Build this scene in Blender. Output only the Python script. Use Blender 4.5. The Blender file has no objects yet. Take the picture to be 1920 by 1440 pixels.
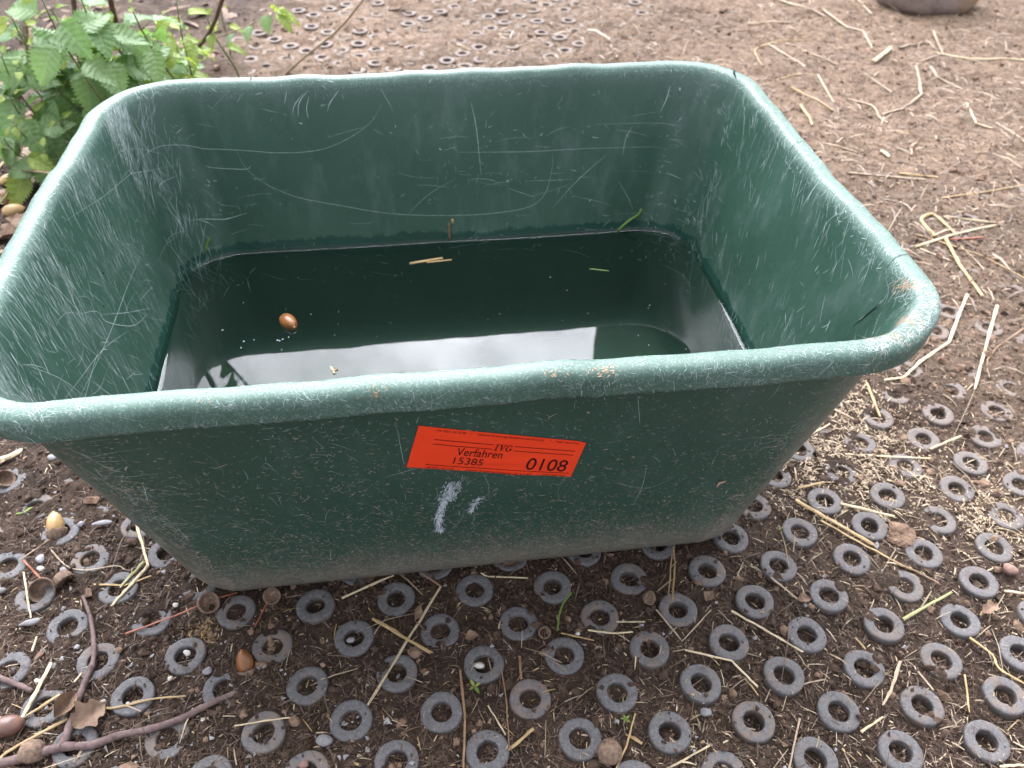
import bpy, math, random
import numpy as np
from mathutils import Vector, Matrix
random.seed(7); RNG = np.random.default_rng(11)
S = bpy.context.scene; COL = S.collection
# ------------------------------------------------------------------ camera
CAM_F, CAM_H, CAM_P, CAM_R = 1530.03, 0.71166, 0.745135, 0.017531     # focal px at 1920 wide, height, pitch, roll
cp, sp, cr, sr = math.cos(CAM_P), math.sin(CAM_P), math.cos(CAM_R), math.sin(CAM_R)
FWD = np.array([0, cp, -sp]); _u = np.array([0, sp, cp]); _r = np.array([1., 0, 0])
RT = cr*_r + sr*_u; UP = -sr*_r + cr*_u
cam = bpy.data.cameras.new('camera'); camo = bpy.data.objects.new('camera', cam); COL.objects.link(camo)
M = Matrix.Identity(4)
for i in range(3):
    M[i][0] = RT[i]; M[i][1] = UP[i]; M[i][2] = -FWD[i]
M[2][3] = CAM_H
camo.matrix_world = M
cam.sensor_width = 36; cam.lens = CAM_F/1920*36; cam.clip_start = 0.01; cam.clip_end = 500
cam.dof.use_dof = True; cam.dof.focus_distance = 0.66; cam.dof.aperture_fstop = 10.0
S.camera = camo
# ------------------------------------------------------------------ sky, sun, exposure
SUN_EL, SUN_AZ = math.radians(50), math.radians(-6)       # azimuth from +y towards +x
SUN_DIR = Vector((math.sin(SUN_AZ)*math.cos(SUN_EL), math.cos(SUN_AZ)*math.cos(SUN_EL), math.sin(SUN_EL)))
w = bpy.data.worlds.new('World'); S.world = w; w.use_nodes = True
nt = w.node_tree; nt.nodes.clear(); N = nt.nodes.new; LK = nt.links.new
out = N('ShaderNodeOutputWorld'); bg = N('ShaderNodeBackground'); bg.inputs['Strength'].default_value = 0.12
sky = N('ShaderNodeTexSky'); sky.sky_type = 'NISHITA'; sky.sun_disc = False
sky.sun_elevation = SUN_EL; sky.sun_rotation = SUN_AZ; sky.air_density = 1; sky.dust_density = 2
tc = N('ShaderNodeTexCoord'); no = N('ShaderNodeTexNoise'); no.inputs['Scale'].default_value = 8.5; no.inputs['Detail'].default_value = 6
no.inputs['Roughness'].default_value = .55; no.inputs['Distortion'].default_value = .3
LK(tc.outputs['Generated'], no.inputs['Vector'])
dp = N('ShaderNodeVectorMath'); dp.operation = 'DOT_PRODUCT'; dp.inputs[1].default_value = SUN_DIR
LK(tc.outputs['Generated'], dp.inputs[0])
mx = N('ShaderNodeMath'); mx.operation = 'MAXIMUM'; mx.inputs[1].default_value = 0; LK(dp.outputs['Value'], mx.inputs[0])
pw = N('ShaderNodeMath'); pw.operation = 'POWER'; pw.inputs[1].default_value = 7; LK(mx.outputs[0], pw.inputs[0])
br = N('ShaderNodeMath'); br.operation = 'MULTIPLY_ADD'; br.inputs[1].default_value = 96; br.inputs[2].default_value = 6.0; LK(pw.outputs[0], br.inputs[0])
mr = N('ShaderNodeMapRange'); mr.inputs['From Min'].default_value = .3; mr.inputs['From Max'].default_value = .72
mr.inputs['To Min'].default_value = .5; mr.inputs['To Max'].default_value = 1.4; LK(no.outputs['Fac'], mr.inputs['Value'])
ml = N('ShaderNodeMath'); ml.operation = 'MULTIPLY'; LK(br.outputs[0], ml.inputs[0]); LK(mr.outputs['Result'], ml.inputs[1])
cc = N('ShaderNodeVectorMath'); cc.operation = 'SCALE'; cc.inputs[0].default_value = (.955, .97, 1.08); LK(ml.outputs[0], cc.inputs['Scale'])
mixw = N('ShaderNodeMixRGB'); mixw.inputs['Fac'].default_value = .85
LK(sky.outputs['Color'], mixw.inputs['Color1']); LK(cc.outputs['Vector'], mixw.inputs['Color2'])
LK(mixw.outputs['Color'], bg.inputs['Color']); LK(bg.outputs['Background'], out.inputs['Surface'])
sun = bpy.data.lights.new('sun', 'SUN'); sun.energy = 1.4; sun.angle = math.radians(80); sun.color = (1, .95, .88)
suno = bpy.data.objects.new('sun', sun); COL.objects.link(suno)
suno.rotation_euler = SUN_DIR.to_track_quat('Z', 'Y').to_euler(); suno.location = SUN_DIR*20
S.view_settings.view_transform = 'Standard'; S.view_settings.look = 'None'
S.view_settings.gamma = 1; S.view_settings.use_curve_mapping = False; S.view_settings.exposure = 1.15
S.cycles.max_bounces = 8; S.cycles.sampling_pattern = 'TABULATED_SOBOL'; S.cycles.adaptive_threshold = .006; S.cycles.transparent_max_bounces = 16
# ------------------------------------------------------------------ helpers
def tag(o, label=None, cat=None, group=None, kind=None):
    if label: o['label'] = label
    if cat: o['category'] = cat
    if group: o['group'] = group
    if kind: o['kind'] = kind
    return o
def mesh(name, v, f, mat=None, smooth=True, uv=None, attrs=None):
    """v (n,3); f: list of faces or an (m,k) int array"""
    me = bpy.data.meshes.new(name); v = np.asarray(v, np.float32)
    if isinstance(f, np.ndarray):
        m, k = f.shape
        me.vertices.add(len(v)); me.vertices.foreach_set('co', v.ravel())
        me.loops.add(m*k); me.loops.foreach_set('vertex_index', f.ravel().astype(np.int32))
        me.polygons.add(m); me.polygons.foreach_set('loop_start', np.arange(0, m*k, k, dtype=np.int32))
        me.update(calc_edges=True)
    else:
        me.from_pydata(v.tolist(), [], f)
    me.polygons.foreach_set('use_smooth', np.full(len(me.polygons), smooth))
    for an, av in (attrs or {}).items():
        a = me.attributes.new(an, 'FLOAT', 'POINT'); a.data.foreach_set('value', np.asarray(av, np.float32))
    if uv is not None:
        l = me.uv_layers.new(name='uv'); vi = np.empty(len(me.loops), np.int32); me.loops.foreach_get('vertex_index', vi)
        l.data.foreach_set('uv', np.asarray(uv, np.float32)[vi].ravel())
    if mat:
        for mm in (mat if isinstance(mat, (list, tuple)) else [mat]): me.materials.append(mm)
    me.update(); return me
def obj(name, me, parent=None, loc=None):
    o = bpy.data.objects.new(name, me); COL.objects.link(o)
    if parent: o.parent = parent
    if loc is not None: o.location = loc
    return o
def empty(name, loc):
    o = bpy.data.objects.new(name, None); COL.objects.link(o); o.location = loc; o.empty_display_size = .02; return o
def g(px, py, z=0.0):
    """where the camera ray through a photograph pixel meets the level z"""
    d = (px-960)/CAM_F*RT - (py-720)/CAM_F*UP + FWD
    t = (z-CAM_H)/d[2]; return np.array([d[0]*t, d[1]*t, z])
def proj(W):
    d = np.asarray(W, float)-np.array([0, 0, CAM_H]); z = d@FWD
    return np.stack([960+CAM_F*(d@RT)/z, 720-CAM_F*(d@UP)/z], -1)
_tab = RNG.random((8, 256, 256))
def vn(x, y, f, k=0):
    x = np.asarray(x)*f+17.3*k; y = np.asarray(y)*f+5.1*k
    xi = np.floor(x).astype(int); yi = np.floor(y).astype(int); u = x-xi; v = y-yi
    u = u*u*(3-2*u); v = v*v*(3-2*v); T = _tab[k % 8]
    a = T[xi & 255, yi & 255]; b = T[(xi+1) & 255, yi & 255]; c = T[xi & 255, (yi+1) & 255]; d = T[(xi+1) & 255, (yi+1) & 255]
    return (a*(1-u)+b*u)*(1-v)+(c*(1-u)+d*u)*v-.5
def grid_faces(nr, nc, wrap=False):
    i = np.arange(nr-1)[:, None]; j = np.arange(nc if wrap else nc-1)[None, :]; j2 = (j+1) % nc
    return np.stack([i*nc+j, i*nc+j2, (i+1)*nc+j2, (i+1)*nc+j], -1).reshape(-1, 4)
def tube(pts, rad, n=6, flat=1.0, rot=0.):
    """closed tube along pts; flat squashes it in z"""
    P = np.asarray(pts, float); R = np.broadcast_to(np.asarray(rad, float), (len(P),))
    T = np.gradient(P, axis=0); T /= np.linalg.norm(T, axis=1)[:, None]+1e-12
    ref = np.where(np.abs(T[:, 2:3]) > .9, np.array([[0, 1., 0]]), np.array([[0, 0, 1.]]))
    A = np.cross(T, ref); A /= np.linalg.norm(A, axis=1)[:, None]+1e-12; B = np.cross(A, T)
    th = np.arange(n)/n*2*math.pi+rot
    V = P[:, None]+R[:, None, None]*(np.cos(th)[None, :, None]*A[:, None]+flat*np.sin(th)[None, :, None]*B[:, None])
    V = V.reshape(-1, 3); m = len(P)
    F = [tuple(int(q) for q in r) for r in grid_faces(m, n, True)]
    F.append(tuple(range(n-1, -1, -1))); F.append(tuple((m-1)*n+k for k in range(n)))
    return V, F
def densify(P, k=6, wob=0., seed=0):
    P = np.asarray(P, float); t = np.linspace(0, len(P)-1, (len(P)-1)*k+1); i = np.minimum(t.astype(int), len(P)-2); u = (t-i)[:, None]
    Q = P[i]*(1-u)+P[i+1]*u
    if wob: Q[1:-1] += np.random.default_rng(seed).normal(0, wob, Q[1:-1].shape)
    return Q
def smoothline(P, k=6):
    P = np.asarray(P, float); Q = np.vstack([2*P[0]-P[1], P, 2*P[-1]-P[-2]]); R = []
    for i in range(1, len(Q)-2):
        for u in np.arange(k)/k:
            a, b, c, d = Q[i-1:i+3]
            R.append(.5*((2*b)+(-a+c)*u+(2*a-5*b+4*c-d)*u*u+(-a+3*b-3*c+d)*u**3))
    R.append(P[-1]); return np.array(R)
# ------------------------------------------------------------------ materials
class Mt:
    def __init__(s, name):
        s.m = bpy.data.materials.new(name); s.m.use_nodes = True; s.t = s.m.node_tree
        s.b = s.t.nodes['Principled BSDF']; s.o = s.t.nodes['Material Output']; s.c = None
    def n(s, ty, **k):
        x = s.t.nodes.new('ShaderNode'+ty)
        for a, v in k.items(): setattr(x, a, v)
        return x
    def l(s, a, b): s.t.links.new(a, b)
    def coord(s, kind='Object', scale=(1, 1, 1), rot=(0, 0, 0)):
        if not s.c: s.c = s.n('TexCoord')
        mp = s.n('Mapping'); mp.inputs['Scale'].default_value = scale; mp.inputs['Rotation'].default_value = rot
        s.l(s.c.outputs[kind], mp.inputs['Vector']); return mp.outputs['Vector']
    def noise(s, scale, det=4, rough=.55, vec=None, dist=0):
        x = s.n('TexNoise'); x.inputs['Scale'].default_value = scale; x.inputs['Detail'].default_value = det
        x.inputs['Roughness'].default_value = rough; x.inputs['Distortion'].default_value = dist
        s.l(vec or s.coord(), x.inputs['Vector']); return x.outputs['Fac']
    def mr(s, v, a, b, c=0., d=1.):
        x = s.n('MapRange'); x.clamp = True
        for k, q in zip(('From Min', 'From Max', 'To Min', 'To Max'), (a, b, c, d)): x.inputs[k].default_value = q
        s.l(v, x.inputs['Value']); return x.outputs['Result']
    def math(s, op, a, b=None, c=None):
        x = s.n('Math', operation=op)
        for i, q in enumerate((a, b, c)):
            if q is None: continue
            if isinstance(q, (int, float)): x.inputs[i].default_value = q
            else: s.l(q, x.inputs[i])
        return x.outputs[0]
    def mix(s, f, a, b, mode='MIX'):
        x = s.n('MixRGB', blend_type=mode)
        for i, q in zip(('Fac', 'Color1', 'Color2'), (f, a, b)):
            if isinstance(q, (int, float)): x.inputs[i].default_value = q if i == 'Fac' else (q, q, q, 1)
            elif isinstance(q, tuple): x.inputs[i].default_value = (*q, 1) if len(q) == 3 else q
            else: s.l(q, x.inputs[i])
        return x.outputs['Color']
    def attr(s, n): x = s.n('Attribute', attribute_name=n); return x.outputs['Fac']
    def color(s, c):
        if isinstance(c, tuple): s.b.inputs['Base Color'].default_value = (*c, 1)
        else: s.l(c, s.b.inputs['Base Color'])
        return s
    def rough(s, r, spec=.5):
        if isinstance(r, (int, float)): s.b.inputs['Roughness'].default_value = r
        else: s.l(r, s.b.inputs['Roughness'])
        s.b.inputs['Specular IOR Level'].default_value = spec; return s
    def bump(s, h, dist=.001, st=1.):
        x = s.n('Bump'); x.inputs['Distance'].default_value = dist; x.inputs['Strength'].default_value = st
        s.l(h, x.inputs['Height']); s.l(x.outputs['Normal'], s.b.inputs['Normal']); return s
def simple(name, c1, c2, scale=60, r=.7, spec=.3, bump=0, obj_rand=0., stretch=(1, 1, 1)):
    m = Mt(name); n = m.noise(scale, 5, .6, m.coord(scale=stretch)); col = m.mix(m.mr(n, .3, .7), c1, c2)
    if obj_rand:
        oi = m.n('ObjectInfo'); v = m.mr(oi.outputs['Random'], 0, 1, 1-obj_rand, 1+obj_rand)
        sc = m.n('VectorMath', operation='SCALE'); m.l(col, sc.inputs[0]); m.l(v, sc.inputs['Scale']); col = sc.outputs['Vector']
    m.color(col).rough(r, spec)
    if bump: m.bump(n, bump)
    return m.m
# soil
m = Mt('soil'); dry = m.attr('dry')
n1 = m.noise(55, 8, .7); n2 = m.noise(420, 4, .7); n3 = m.noise(9, 4, .6)
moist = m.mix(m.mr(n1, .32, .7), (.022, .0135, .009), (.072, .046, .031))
dry_sheen = m.mix(m.mr(n1, .32, .68), (.082, .053, .034), (.30, .207, .140))  # pale far soil: drier ground, with its backlit grazing sheen coloured in too
f = m.math('ADD', dry, m.mr(n3, .3, .7, -.2, .2)); col = m.mix(m.mr(f, .0, 1.), moist, dry_sheen)
col = m.mix(m.mr(n2, .62, .74, 0, .55), col, (.36, .27, .18)); col = m.mix(m.mr(n2, .26, .36, .6, 0), col, (.016, .010, .007))
n4 = m.noise(170, 5, .75); dk = m.math('MULTIPLY', dry, m.mr(n4, .54, .66, 0, .75)); col = m.mix(dk, col, (.40, .29, .19)); col = m.mix(m.math('MULTIPLY', dry, m.mr(n4, .36, .46, .7, 0)), col, (.055, .036, .025))
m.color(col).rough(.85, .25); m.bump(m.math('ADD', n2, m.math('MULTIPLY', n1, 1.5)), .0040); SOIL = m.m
CRUMB = simple('soil_crumb', (.022, .0135, .009), (.095, .062, .044), 90, .85, .2)
CRUMB_DRY = simple('dry_crumb', (.085, .053, .035), (.26, .172, .118), 90, .85, .2)
# rubber rings
m = Mt('ring_rubber'); n1 = m.noise(240, 6, .7); n2 = m.noise(900, 2, .6); n3 = m.noise(45, 4, .6, m.coord('Generated', (.05, .05, .05)) if 0 else m.coord())
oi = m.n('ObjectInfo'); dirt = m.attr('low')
col = m.mix(m.mr(n1, .3, .7), (.074, .073, .075), (.150, .146, .146))
col = m.mix(m.mr(n2, .61, .73, 0, .7), col, (.36, .33, .30))
geo = m.n('NewGeometry'); sepx = m.n('SeparateXYZ'); m.l(geo.outputs['Position'], sepx.inputs[0])
wn = m.n('TexNoise'); wn.inputs['Scale'].default_value = 60; wn.inputs['Detail'].default_value = 6; wn.inputs['Roughness'].default_value = .7; m.l(geo.outputs['Position'], wn.inputs['Vector'])
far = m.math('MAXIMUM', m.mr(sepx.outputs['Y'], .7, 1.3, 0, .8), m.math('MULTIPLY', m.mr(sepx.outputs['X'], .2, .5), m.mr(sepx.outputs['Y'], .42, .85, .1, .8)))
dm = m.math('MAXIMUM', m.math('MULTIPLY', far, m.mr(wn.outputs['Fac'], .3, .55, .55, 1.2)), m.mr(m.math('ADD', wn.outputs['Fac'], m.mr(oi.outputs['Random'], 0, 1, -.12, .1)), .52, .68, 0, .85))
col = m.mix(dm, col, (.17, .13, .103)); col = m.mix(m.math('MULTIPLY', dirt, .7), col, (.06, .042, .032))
m.color(col).rough(.72, .35).bump(m.math('ADD', n1, n2), .0007); RING = m.m
# green plastic of the tub
m = Mt('green_plastic'); ob = m.coord(); sx = m.n('SeparateXYZ'); m.l(ob, sx.inputs[0]); Z = sx.outputs['Z']; inner = m.attr('inner')
n1 = m.noise(7, 6, .65); n2 = m.noise(130, 5, .7); n3 = m.noise(700, 3, .6); n4 = m.noise(30, 6, .7, m.coord(scale=(1, 1, .35)))
col = m.mix(m.mr(n1, .3, .7), (.027, .066, .046), (.040, .089, .064))
haze = m.math('MULTIPLY', m.mr(n4, .5, .8, 0, .26), m.mr(inner, .4, 1., .5, 1.)); col = m.mix(haze, col, (.22, .27, .26))     # scuffed film
col = m.mix(m.mr(n3, .66, .78, 0, .35), col, (.30, .34, .31))
rimm = m.math('MULTIPLY', m.mr(m.math('ABSOLUTE', m.math('SUBTRACT', inner, .5)), .0, .42, 1, 0), m.mr(m.math('ADD', m.math('MULTIPLY', n3, .7), m.math('MULTIPLY', n2, .3)),   .50, .66, .0, .34)); col = m.mix(m.math('MULTIPLY', m.mr(m.math('ABSOLUTE', m.math('SUBTRACT', inner, .5)), .02, .14, 1, 0), m.mr(n1, .3, .7, .14, .38)), col, (.15, .245, .195)); col = m.mix(rimm, col, (.40, .50, .46))
outm = m.mr(inner, .0, .3, 1, 0)
dz = m.mr(Z, .0, .13, .20, -.12); dust = m.math('MULTIPLY', outm, m.mr(m.math('ADD', m.math('ADD', n3, m.math('MULTIPLY', n2, .5)), dz), .80, .98, 0, .75)); col = m.mix(dust, col, (.26, .215, .175))
film = m.math('MULTIPLY', outm, m.mr(m.math('ADD', Z, m.math('ADD', m.mr(n4, .3, .7, -.035, .035), m.mr(n2, .3, .7, -.02, .02))), .005, .085, .5, 0)); col = m.mix(film, col, (.21, .18, .15))
WZ = .1440
wet = m.math('MULTIPLY', m.mr(inner, .6, .9), m.mr(m.math('ADD', Z, m.mr(n4, .35, .65, -.004, .004)), WZ+.011, WZ+.014, 1, 0))
col = m.mix(m.math('MULTIPLY', wet, .85), col, (.012, .046, .035))
sub = m.math('MULTIPLY', m.mr(inner, .6, .9), m.mr(Z, WZ-.09, WZ-.002, 1, 0)); col = m.mix(m.math('MULTIPLY', sub, .15), col, m.mix(m.mr(n1, .4, .6), (.016, .030, .021), (.038, .044, .028)))
ro = m.mix(m.math('MULTIPLY', m.mr(inner, .6, .9), m.mr(Z, WZ-.006, WZ-.003, 1, 0)), m.mix(wet, m.math('ADD', m.mr(n2, .3, .7, .27, .40), m.mr(m.math('ABSOLUTE', m.math('SUBTRACT', inner, .5)), .02, .14, .17, 0)), .14), .75); m.color(col).rough(ro, .5)
m.bump(m.math('ADD', m.math('MULTIPLY', n3, .4), n2), .00014); PLASTIC = m.m
SCRATCH = simple('scratch_white', (.22, .31, .28), (.52, .60, .57), 200, .6, .3)
DUST = simple('dust_fleck', (.30, .235, .18), (.52, .45, .38), 200, .9, .1)
TAN = simple('dried_mud', (.42, .27, .17), (.58, .40, .27), 200, .9, .1)
CHALK = simple('chalk', (.50, .57, .62), (.66, .72, .76), 300, .9, .1)
DARK = simple('crack_dark', (.006, .012, .010), (.012, .02, .016), 100, .8, .1)
# water
m = Mt('water'); tr = m.n('BsdfTransparent'); tr.inputs['Color'].default_value = (.90, .97, .90, 1); gl = m.n('BsdfGlossy'); gl.inputs['Roughness'].default_value = 0
fr = m.n('Fresnel'); fr.inputs['IOR'].default_value = 1.36; ms = m.n('MixShader')
m.l(fr.outputs[0], ms.inputs[0]); m.l(tr.outputs[0], ms.inputs[1]); m.l(gl.outputs[0], ms.inputs[2]); m.l(ms.outputs[0], m.o.inputs['Surface']); WATER = m.m
STICKER = simple('red_sticker', (1.0, .072, .018), (.95, .055, .014), 26, .38, .45, .0004)
INK = simple('black_ink', (.035, .006, .008), (.05, .008, .01), 200, .6, .2)
def straw_mat(name, c1, c2):
    m = Mt(name); n = m.noise(70, 5, .65); oi = m.n('ObjectInfo'); c = m.mix(m.mr(n, .3, .7), c1, c2)
    c = m.mix(m.mr(m.noise(260, 4), .56, .72, 0, .6), c, (.13, .08, .04)); sc = m.n('VectorMath', operation='SCALE'); m.l(c, sc.inputs[0]); m.l(m.mr(oi.outputs['Random'], 0, 1, .8, 1.15), sc.inputs['Scale'])
    m.color(sc.outputs['Vector']).rough(.5, .4).bump(n, .0004); return m.m
STRAW = {'pale': straw_mat('straw_pale', (.40, .31, .18), (.58, .48, .31)), 'gold': straw_mat('straw_gold', (.29, .195, .085), (.47, .33, .155)),
         'brown': straw_mat('straw_brown', (.15, .09, .05), (.27, .17, .09)), 'dull': straw_mat('straw_dull', (.27, .20, .13), (.42, .33, .22)),
         'fibre': straw_mat('brown_fibre', (.055, .035, .022), (.20, .13, .085)), 'sand': straw_mat('chaff_sand', (.26, .185, .105), (.50, .385, .25)), 'ochre': straw_mat('fibre_ochre', (.25, .15, .05), (.40, .26, .10)), 'red': straw_mat('stalk_red', (.20, .055, .03), (.30, .10, .05)), 'green': straw_mat('blade_green', (.07, .13, .02), (.12, .2, .04)), 'olive': straw_mat('blade_olive', (.22, .22, .09), (.33, .31, .14))}
BARK = simple('twig_bark', (.075, .045, .042), (.18, .125, .115), 130, .7, .3, .0012, stretch=(1, 1, 1))
ACORN = simple('acorn_shell', (.11, .040, .012), (.30, .125, .035), 70, .30, .5, stretch=(1, 1, .3))
ACORN_PALE = simple('acorn_pale', (.36, .22, .09), (.52, .36, .17), 60, .35, .5)
ACORN_PURPLE = simple('acorn_purple', (.085, .042, .030), (.21, .115, .085), 60, .35, .5)
CUP = simple('acorn_cup_skin', (.095, .062, .045), (.25, .175, .125), 260, .85, .2, .0010)
DEAD = simple('dead_leaf_skin', (.115, .070, .046), (.29, .195, .13), 60, .7, .3, .0008, .2)
STONE = simple('pebble_grey', (.17, .165, .17), (.31, .30, .30), 150, .8, .3, .0006, .25)
STONE_W = simple('pebble_white', (.38, .35, .31), (.60, .56, .51), 150, .75, .3, .0006)
STONE_P = simple('pebble_brown', (.17, .10, .075), (.30, .19, .15), 150, .8, .3, .0006)
def leaf_mat(name, c1, c2, vein, trans):
    m = Mt(name); uvn = m.n('UVMap'); sx = m.n('SeparateXYZ'); m.l(uvn.outputs['UV'], sx.inputs[0]); u = m.math('ABSOLUTE', sx.outputs['X']); v = sx.outputs['Y']
    n = m.noise(90, 4, .6); oi = m.n('ObjectInfo'); c = m.mix(m.mr(m.math('ADD', n, m.mr(oi.outputs['Random'], 0, 1, -.2, .2)), .3, .7), c1, c2)
    s = m.math('SUBTRACT', m.math('MULTIPLY', v, 7.), m.math('MULTIPLY', u, 2.2)); fr = m.math('ABSOLUTE', m.math('SUBTRACT', m.math('FRACT', s), .5))
    vm = m.math('MAXIMUM', m.mr(fr, .0, .085, .75, 0), m.mr(u, .02, .06, .9, 0)); c = m.mix(m.math('MULTIPLY', vm, .34), c, vein)
    c = m.mix(m.mr(m.noise(500, 2), .62, .75, 0, .5), c, (.55, .6, .5))       # dust grains
    m.color(c).rough(.5, .4)
    m.bump(m.math('ADD', fr, m.math('MULTIPLY', n, .9)), .0013)
    tl = m.n('BsdfTranslucent'); tc_ = m.mix(.55, c, trans); m.l(tc_, tl.inputs['Color']); ms = m.n('MixShader'); ms.inputs[0].default_value = .38
    m.l(m.b.outputs[0], ms.inputs[1]); m.l(tl.outputs[0], ms.inputs[2]); m.l(ms.outputs[0], m.o.inputs['Surface']); return m.m
LEAF = leaf_mat('nettle_leaf_green', (.095, .185, .070), (.20, .31, .135), (.36, .45, .26), (.26, .48, .07))
LEAF_Y = leaf_mat('nettle_leaf_yellow', (.17, .26, .04), (.30, .38, .08), (.42, .46, .2), (.42, .55, .06))
STEM = simple('nettle_stem', (.10, .13, .05), (.2, .22, .1), 60, .6, .3)
STEM_R = simple('dark_stem', (.085, .042, .038), (.16, .085, .07), 80, .6, .3)
STEM_D = simple('dry_stem', (.26, .2, .12), (.42, .34, .22), 60, .6, .3)
TRUNK = simple('oak_bark', (.03, .026, .02), (.07, .06, .045), 14, .9, .2, .02, stretch=(1, 1, .25))
CROWN = simple('oak_leaf', (.02, .035, .012), (.05, .07, .022), 3, .6, .3)
# ------------------------------------------------------------------ ground
TX, TY, TT = -0.0597, 0.669, 0.146                    # tub centre and turn
TA, TB, TR, TW, TH = .3696, .2741, .0929, .0242, .3409   # rim outer half sizes, corner radius, rim width, height
BA, BB, BR = .2845, .1829, .0559                      # base half sizes and corner radius
cT, sT = math.cos(TT), math.sin(TT)
def tub_local(x, y): X = x-TX; Y = y-TY; return X*cT+Y*sT, -X*sT+Y*cT
def rr_sd(x, y, a, b, r):
    X = np.abs(x)-a+r; Y = np.abs(y)-b+r
    return np.hypot(np.maximum(X, 0), np.maximum(Y, 0))+np.minimum(np.maximum(X, Y), 0)-r
_cp = np.array([(.3,.35,-6.2),(.42,.32,-6.8),(0,.33,-4.6),(-.2,.4,-3.2),(-.4,.42,-1.8),(-.5,.6,-.3),(-.55,.45,-.5),(.45,.58,-3.2),(.44,.8,1.6),(.5,.9,2.4),(.55,.75,-.6),(.7,.8,.2),(.75,1.1,3),(.6,1.4,5),(-.35,1.9,-1.2),(-.1,2.2,-.8),(.3,1.9,2.2),(.15,1.6,1.0),(.8,2,6),(-.8,1.5,5),(-.75,1.0,4),(-.75,2.2,3),(1.3,2.3,7),(.62,.62,-2.6)])
def soil(x, y):
    x = np.asarray(x, float); y = np.asarray(y, float); d = ((x[..., None]-_cp[:, 0])**2+(y[..., None]-_cp[:, 1])**2+.006)**-1.6
    return (d*_cp[:, 2]).sum(-1)/d.sum(-1)*.001
RP, RA = .056, -.66424; E1 = np.array([math.cos(RA), math.sin(RA)])*RP; E2 = np.array([math.sin(RA), -math.cos(RA)])*RP; RO = np.array([.05548, .39336])
MAT_L = -.655
def height(x, y, fine=True):
    z = soil(x, y)
    z = z+.006*vn(x, y, 14, 1)+.0045*vn(x, y, 45, 2)+np.clip(y-1.1, 0, .6)*.022*vn(x, y, 22, 7)
    if fine: z = z+.0030*vn(x, y, 120, 3)+.0022*vn(x, y, 260, 4)
    z = z+np.where(y > 2.6, .15*vn(x, y, .6, 5), 0)*np.clip((y-2.6)/2, 0, 1)
    u = ((x-RO[0])*E1[0]+(y-RO[1])*E1[1])/RP**2; v = ((x-RO[0])*E2[0]+(y-RO[1])*E2[1])/RP**2
    du = u-np.round(u); dv = v-np.round(v); d = np.hypot(du, dv)*RP
    hole = np.clip((.0115-d)/.003, 0, 1)*(x > MAT_L)*np.clip((2.4-y)/.2, 0, 1)
    dep = -.0045+.004*vn(np.round(u), np.round(v), 1.37, 6)
    z = z+hole*np.where(z < .0012, dep, 0)
    ru, rv = np.round(u), np.round(v); a1 = 6.28*vn(ru, rv, .731, 2)*2; on = np.clip((vn(ru, rv, 1.13, 7)-.10)*5, 0, 1)*(x > MAT_L)*np.clip((2.4-y)/.2, 0, 1)
    ox, oy = (u-ru)*RP-.015*np.cos(a1), (v-rv)*RP-.015*np.sin(a1); q = np.exp(-(ox*ox+oy*oy)/.009**2)*on
    z = np.where(q > .12, np.maximum(z, z*(1-q)+q*(.0024+.0030*vn(x, y, 150, 3)+.002*vn(x, y, 300, 4))), z)
    lx, ly = tub_local(x, y); ins = rr_sd(lx, ly, BA, BB, BR)
    return np.where(ins < .008, np.minimum(z, -.003), z)
def axis(segs):
    o = [segs[0][0]]
    for a, b, s in segs:
        n = max(1, int(round((b-a)/s))); o += list(a+(b-a)*np.arange(1, n+1)/n)
    return np.array(o)
def grow(a, b, s0, k): 
    o = [a]; s = s0
    while o[-1] < b: o.append(o[-1]+s); s *= k
    return o[1:]
gx = np.concatenate([-np.array(grow(.95, 60, .01, 1.22))[::-1], axis([(-.95, -.62, .006), (-.62, .75, .0032), (.75, 1.5, .006)]), grow(1.5, 60, .01, 1.22)])
gy = np.concatenate([[-40, -15, -6, -2, -.8, -.3, 0, .15, .22], axis([(.225, 1.2, .0032), (1.2, 2.5, .0065)]), grow(2.5, 80, .01, 1.2)])
XX, YY = np.meshgrid(gx, gy); ZZ = height(XX, YY)
def dryness(x, y):  # rises with distance: drier soil, and the sheen painted into its paler colour
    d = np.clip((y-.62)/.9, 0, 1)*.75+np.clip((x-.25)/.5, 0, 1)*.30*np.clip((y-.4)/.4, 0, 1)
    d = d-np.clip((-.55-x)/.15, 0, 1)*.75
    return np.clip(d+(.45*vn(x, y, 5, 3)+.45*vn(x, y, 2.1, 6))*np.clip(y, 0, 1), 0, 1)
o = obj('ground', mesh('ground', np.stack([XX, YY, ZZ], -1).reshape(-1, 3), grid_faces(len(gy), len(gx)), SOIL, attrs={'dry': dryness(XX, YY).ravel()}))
tag(o, kind='structure')
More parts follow.
